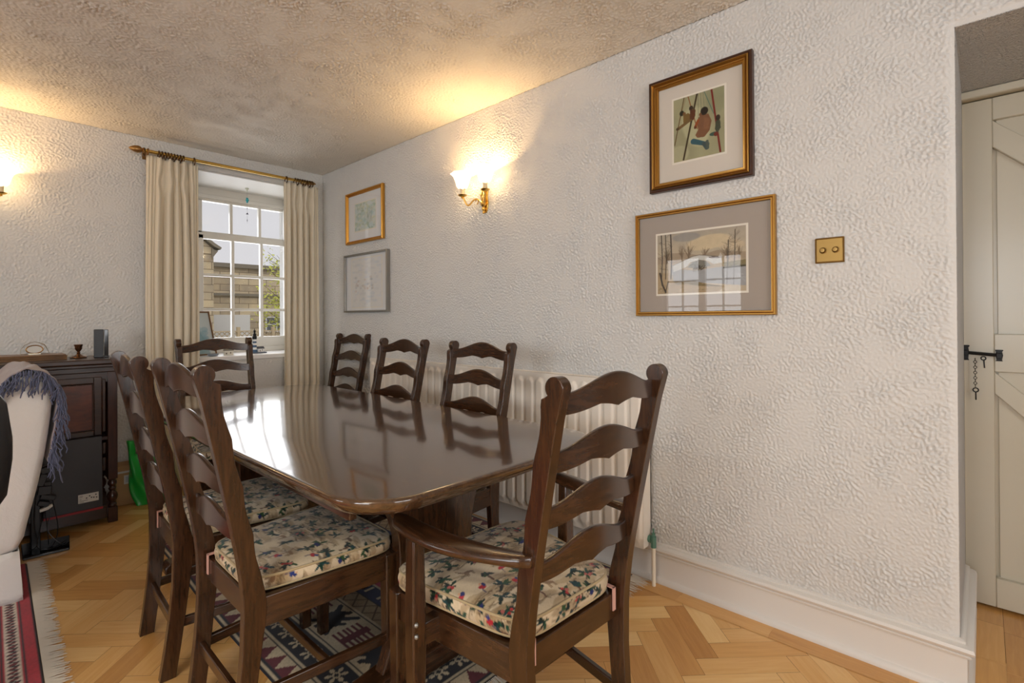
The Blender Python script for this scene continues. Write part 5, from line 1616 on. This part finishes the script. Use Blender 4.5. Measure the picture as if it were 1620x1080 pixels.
b = MB(); b.loft(round_slab(prof, y1 - .15, y1)); b.build('arm', M_COVER, ac, smooth=60, sub=1)
backp = [(-1.93, .16), (-1.885, .36), (-1.84, .60), (-1.815, .85), (-1.83, .91), (-1.87, .937), (-1.93, .93), (-1.985, .88), (-2.03, .7), (-2.06, .4), (-2.08, .16)]
b = MB(); b.loft(round_slab(backp, y0 + .1, y1 - .1, .02)); b.build('backrest', M_COVER, ac, smooth=60)
b = MB(); b.loft(round_slab([(-2.05, .28), (-2.05, .44), (-2.1, .47), (-2.6, .47), (-2.66, .44), (-2.68, .36), (-2.66, .28)], y0 + .14, y1 - .14, .03)); b.build('seat_cushion', M_COVER, ac, smooth=60)
# skirt with soft pleats
skp = []
pts = [(-1.918, -1.203 + AY), (-2.68, -1.203 + AY), (-2.68, y1 + .003), (-1.918, y1 + .003)]
ring0 = []
for i in range(4):
    p, q = Vector(pts[i]), Vector(pts[(i + 1) % 4])
    for k in range(24): ring0.append(p.lerp(q, k / 24))
rings = []
for j in range(7):
    s_ = j / 6; z = .21 - s_ * .205; ring = []
    for i, p in enumerate(ring0):
        c_ = Vector((-2.3, (y0 + y1) / 2)); o = (p - c_).normalized() * (-.004 + .014 * s_ + .006 * s_ * math.sin(i * 1.9))
        ring.append((p.x + o.x + AX, p.y + o.y, z))
    rings.append(ring)
b = MB(); b.loft(rings, cap=False); b.build('skirt', M_COVER, ac, smooth=60, solid=0.004)
b = MB(); b.box(-2.66 + AX, -1.94 + AX, y0 + .02, y1 - .02, .13, .30); b.build('base', M_COVER, ac)
for xx in (-2.62, -1.98):
    for yy_ in (y0 + .05, y1 - .05):
        b = MB(); b.tube([(xx + AX, yy_, 0.009), (xx + AX, yy_, .14)], .018, 8); b.build('leg', W_Z, ac)
# throw
th = thing('fringed_throw', 'grey lilac throw with navy knotted fringe over the white armchair back', 'blanket', (-1.9, -0.9, 0.9))
path = [(-2.03, .72), (-2.0, .80), (-1.98, .885), (-1.94, .935), (-1.89, .951), (-1.845, .94), (-1.81, .905), (-1.796, .85), (-1.80, .76), (-1.815, .66), (-1.835, .56)]
pp = []
for i in range(len(path) - 1):
    for k in range(6):
        t_ = k / 6; pp.append((path[i][0] * (1 - t_) + path[i + 1][0] * t_, path[i][1] * (1 - t_) + path[i + 1][1] * t_))
pp.append(path[-1])
pp = np.array(pp)
for _ in range(3): pp[1:-1] = (pp[:-2] + 2 * pp[1:-1] + pp[2:]) / 4
nyy = 30; P = np.zeros((nyy, len(pp), 3)); cc = np.array([-1.93, .6])
for j in range(nyy):
    s_ = j / (nyy - 1); y = -1.215 + .60 * s_
    wv = .004 + .004 * np.sin(np.arange(len(pp)) * .35 + s_ * 7) + .003 * np.sin(np.arange(len(pp)) * .9 - s_ * 11)
    dirv = pp - cc; dirv /= np.linalg.norm(dirv, axis=1)[:, None]
    P[j, :, 0] = pp[:, 0] + dirv[:, 0] * wv + 1.9; P[j, :, 1] = y + .9 + .004 * np.sin(np.arange(len(pp)) * .5); P[j, :, 2] = pp[:, 1] + dirv[:, 1] * wv - .9
o = grid_obj('woven_cloth', P, None, M_THROW, th); mm = o.modifiers.new('solid', 'SOLIDIFY'); mm.thickness = .005
b = MB(); rr = random.Random(21)
for k in range(150):
    q = rr.uniform(0.12, 1); i = min(len(pp) - 1, int(q * (len(pp) - 1))); p = pp[i]
    x, y, z = p[0], -1.218 + rr.uniform(-.006, .006), p[1]
    L = rr.uniform(.07, .12); outx = .006 if q < .55 else rr.uniform(.008, .022)
    pts = [(x, y, z)]
    vx = rr.gauss(0, .15) + (-.25 if q < .5 else .0)
    for j in range(1, 7):
        s_ = j / 6; pts.append((x + vx * L * s_ + outx * math.sin(s_ * 2) + rr.gauss(0, .003), y - .012 * math.sin(s_ * 3) + rr.gauss(0, .002), z - L * s_ * (1 if q > .35 else .75)))
    pts = [(a0 + 1.9, a1 + .9, a2 - .9) for a0, a1, a2 in pts]
    b.tube(pts, [.0022, .0026, .0022, .0026, .0022, .0028, .0018], 5)
o = b.build('fringe', M_FRINGEB, th); o['kind'] = 'stuff'

# ------------------------------------------------------------------ black leather chair at the left edge
lc = thing('leather_chair', 'black leather swivel chair with rounded back cut by the left frame edge', 'armchair', (-2.30, -2.30, 0))
b = MB()
rings = []
for k in range(13):
    a = -PI / 2 + PI * k / 12; xo = math.sin(a) * 1.0; r_ = max(.02, math.cos(a))
    rings.append([(xo * .295 + .02, .055 * r_ ** .6 * math.cos(2 * PI * j / 24) * (1), .83 + .245 * r_ ** .55 * math.sin(2 * PI * j / 24)) for j in range(24)])
b.loft(rings); b.build('back_pad', M_LEATHER, lc, smooth=60)
b = MB(); b.loft([[(.25 * k_ * math.copysign(abs(math.cos(2 * PI * j / 24)) ** .6, math.cos(2 * PI * j / 24)), .28 + .23 * k_ * math.copysign(abs(math.sin(2 * PI * j / 24)) ** .6, math.sin(2 * PI * j / 24)), z_) for j in range(24)] for z_, k_ in ((.40, .8), (.41, .95), (.44, 1), (.47, .98), (.49, .85), (.495, .5))]); b.build('seat_pad', M_LEATHER, lc, smooth=60)
b = MB(); b.tube([(0, .02, .42), (0, -.03, .60), (0, -.02, .75)], .02, 8); b.tube([(0, .25, .06), (0, .25, .41)], .03, 12); b.build('column', M_BLACK, lc)
for k in range(5):
    a = 2 * PI * k / 5 + .3 + PI / 2; b = MB(); b.tube([(0, .25, .09), (.24 * math.cos(a), .25 + .24 * math.sin(a), .06)], [.024, .014], 8); fl = b.build('leg', M_BLACK, lc)
    b = MB(); b.ball((.24 * math.cos(a), .25 + .24 * math.sin(a), .034), .0245, 12); b.build('castor', M_BLACK, fl)

# ------------------------------------------------------------------ things on the window sill
ZS = 0.885
lh = thing('lighthouse_model', 'small blue and white striped lighthouse model with black lantern on the sill', 'model', (-0.505, 0.15, ZS))
b = MB(); b.lathe([(.018, .012), (.0165, .035), (.015, .06), (.0135, .09), (.012, .112)], 16); b.build('tower', M_WPAINT, lh)
for z0, z1, r0, r1 in ((.010, .030, .0186, .0176), (.048, .066, .0164, .0154), (.082, .096, .0148, .0138)):
    b = MB(); b.lathe([(r0, z0), (r1, z1)], 16); b.build('stripe', M_BLUEP, lh)
b = MB(); b.lathe([(.016, .112), (.017, .125), (.0175, .135), (.013, .138), (.012, .150), (.014, .152), (.012, .156), (.0075, .158), (.0075, .172), (.011, .174), (.008, .182), (.003, .188), (.001, .198)], 14); b.build('lantern', M_IRON, lh)
b = MB(); b.box(-.025, .085, -.025, .025, 0, .010); b.build('base', mat('blue_grey_base', lin((92, 104, 122)), .6), lh, bevel=.002)
b = MB(); b.box(.022, .066, -.018, .018, .010, .036); b.build('keepers_house', M_WPAINT, lh, bevel=.001)
b = MB(); b.prism([(-.022, .036), (.022, .036), (.0, .054)], 'x', .019, .069); b.box(.033, .038, -.0185, -.017, .014, .026); b.box(.05, .055, -.0185, -.017, .02, .03); b.build('roof', mat('dark_grey_roof', lin((78, 78, 84)), .6), lh)
pf = thing('standing_photo_frame', 'brown wooden photo frame leaning behind the left curtain on the sill', 'photo frame', (-0.885, 0.13, ZS + .003), R_(28))
sub = bpy.data.objects.new('easel', None)
bpy.data.objects.remove(sub)
pf.rotation_euler = (R_(-14), 0, R_(24))
b = MB(); b.loft([[(x_, y_, z_) for x_, z_ in ((-.13 + i_, i_), (.13 - i_, i_), (.13 - i_, .34 - i_), (-.13 + i_, .34 - i_))] for i_, y_ in ((0, .006), (0, -.006), (.004, -.009), (.010, -.008), (.012, -.002))], cap=False); b.build('frame', mat('walnut_frame', lin((122, 88, 52)), .4), pf)
cv = Canvas(.24, .32, .004, (206, 214, 214)); rr = random.Random(2)
for k in range(30): cv.ell(rr.uniform(.05, .19), rr.uniform(.0, .2), .03, .02, 0, rr.choice([(140, 176, 190), (170, 196, 204), (120, 156, 168)]), .5)
cv.poly([(.06, 0), (.2, 0), (.17, .12), (.12, .2), (.09, .1)], (132, 164, 172), .7)
P = np.zeros((cv.ny, cv.nx, 3)); P[..., 0] = cv.X - .12; P[..., 2] = cv.Y + .01
grid_obj('photograph', P, cv.a, M_PRINT, pf)
b = MB(); b.box(-.12, .12, .001, .006, .01, .33); b.build('backing_board', M_BACK, pf, smooth=0)
ct = thing('cottage_ornament', 'tiny cream cottage ornament on the sill behind the chair back', 'ornament', (-0.715, 0.09, ZS))
b = MB(); b.box(-.03, .03, -.015, .015, 0, .035); b.build('house', M_PAPER, ct, bevel=.001)
b = MB(); b.prism([(-.018, .035), (.018, .035), (0, .05)], 'x', -.033, .033); b.box(-.024, -.014, -.0156, -.0145, .008, .02); b.box(.006, .014, -.0156, -.0145, .012, .024); b.build('roof', M_SLATE, ct)
dsh = thing('glass_dish', 'small pale glass dish on the sill beside the left curtain', 'dish', (-0.83, 0.06, ZS))
b = MB(); b.lathe([(.018, 0), (.03, .004), (.04, .018), (.037, .018), (.028, .007), (.002, .005)], 20); b.build('bowl', mat('pale_glass', lin((190, 200, 214)), .1, trans=.4), dsh)
# sun catcher
sun = thing('sun_catcher', 'teal beaded sun catcher hanging from a sucker in the window reveal', 'ornament', (-0.503, 0.3, 2.228))
b = MB(); b.lathe([(.002, 0), (.016, -.001), (.013, -.006), (.005, -.010), (.0035, -.026), (.001, -.027)], 14); b.build('sucker', mat('clear_rubber', lin((196, 200, 180)), .2), sun)
b = MB(); b.tube([(0, 0, -.02), (0, 0, -.285)], .0007, 4); b.build('thread', M_SILV, sun)
b = MB(); b.ball((0, 0, -.083), .010, 10, (1, 1, .7)); b.ball((.001, 0, -.098), .013, 12); b.ball((0, 0, -.115), .009, 10, (1, 1, .7)); b.build('bead', M_TEAL, sun)
b = MB(); b.tube([(0, 0, -.155), (0, 0, -.17)], .0025, 6); b.add([(-.011, 0, -.215), (0, -.004, -.198), (.011, 0, -.215), (0, .004, -.206), (.0, .0, -.212)], [(0, 1, 4), (1, 2, 4), (2, 3, 4), (3, 0, 4)]); b.tube([(0, 0, -.255), (0, 0, -.27)], .0025, 6); b.build('charm', mat('navy_charm', lin((66, 66, 92)), .4), sun)
# blind cord loop by the curtain
co = MB(); co.tube([(-0.1, -0.02, 1.62), (-0.082, -0.02, 1.4), (-0.075, -0.02, 1.25), (-0.085, -0.02, 1.19), (-0.1, -.02, 1.2)], .0014, 5)
tag(co.build('blind_cord', mat('dark_cord', lin((110, 84, 74)), .7)), 'thin dark cord looping beside the right curtain', 'cord')
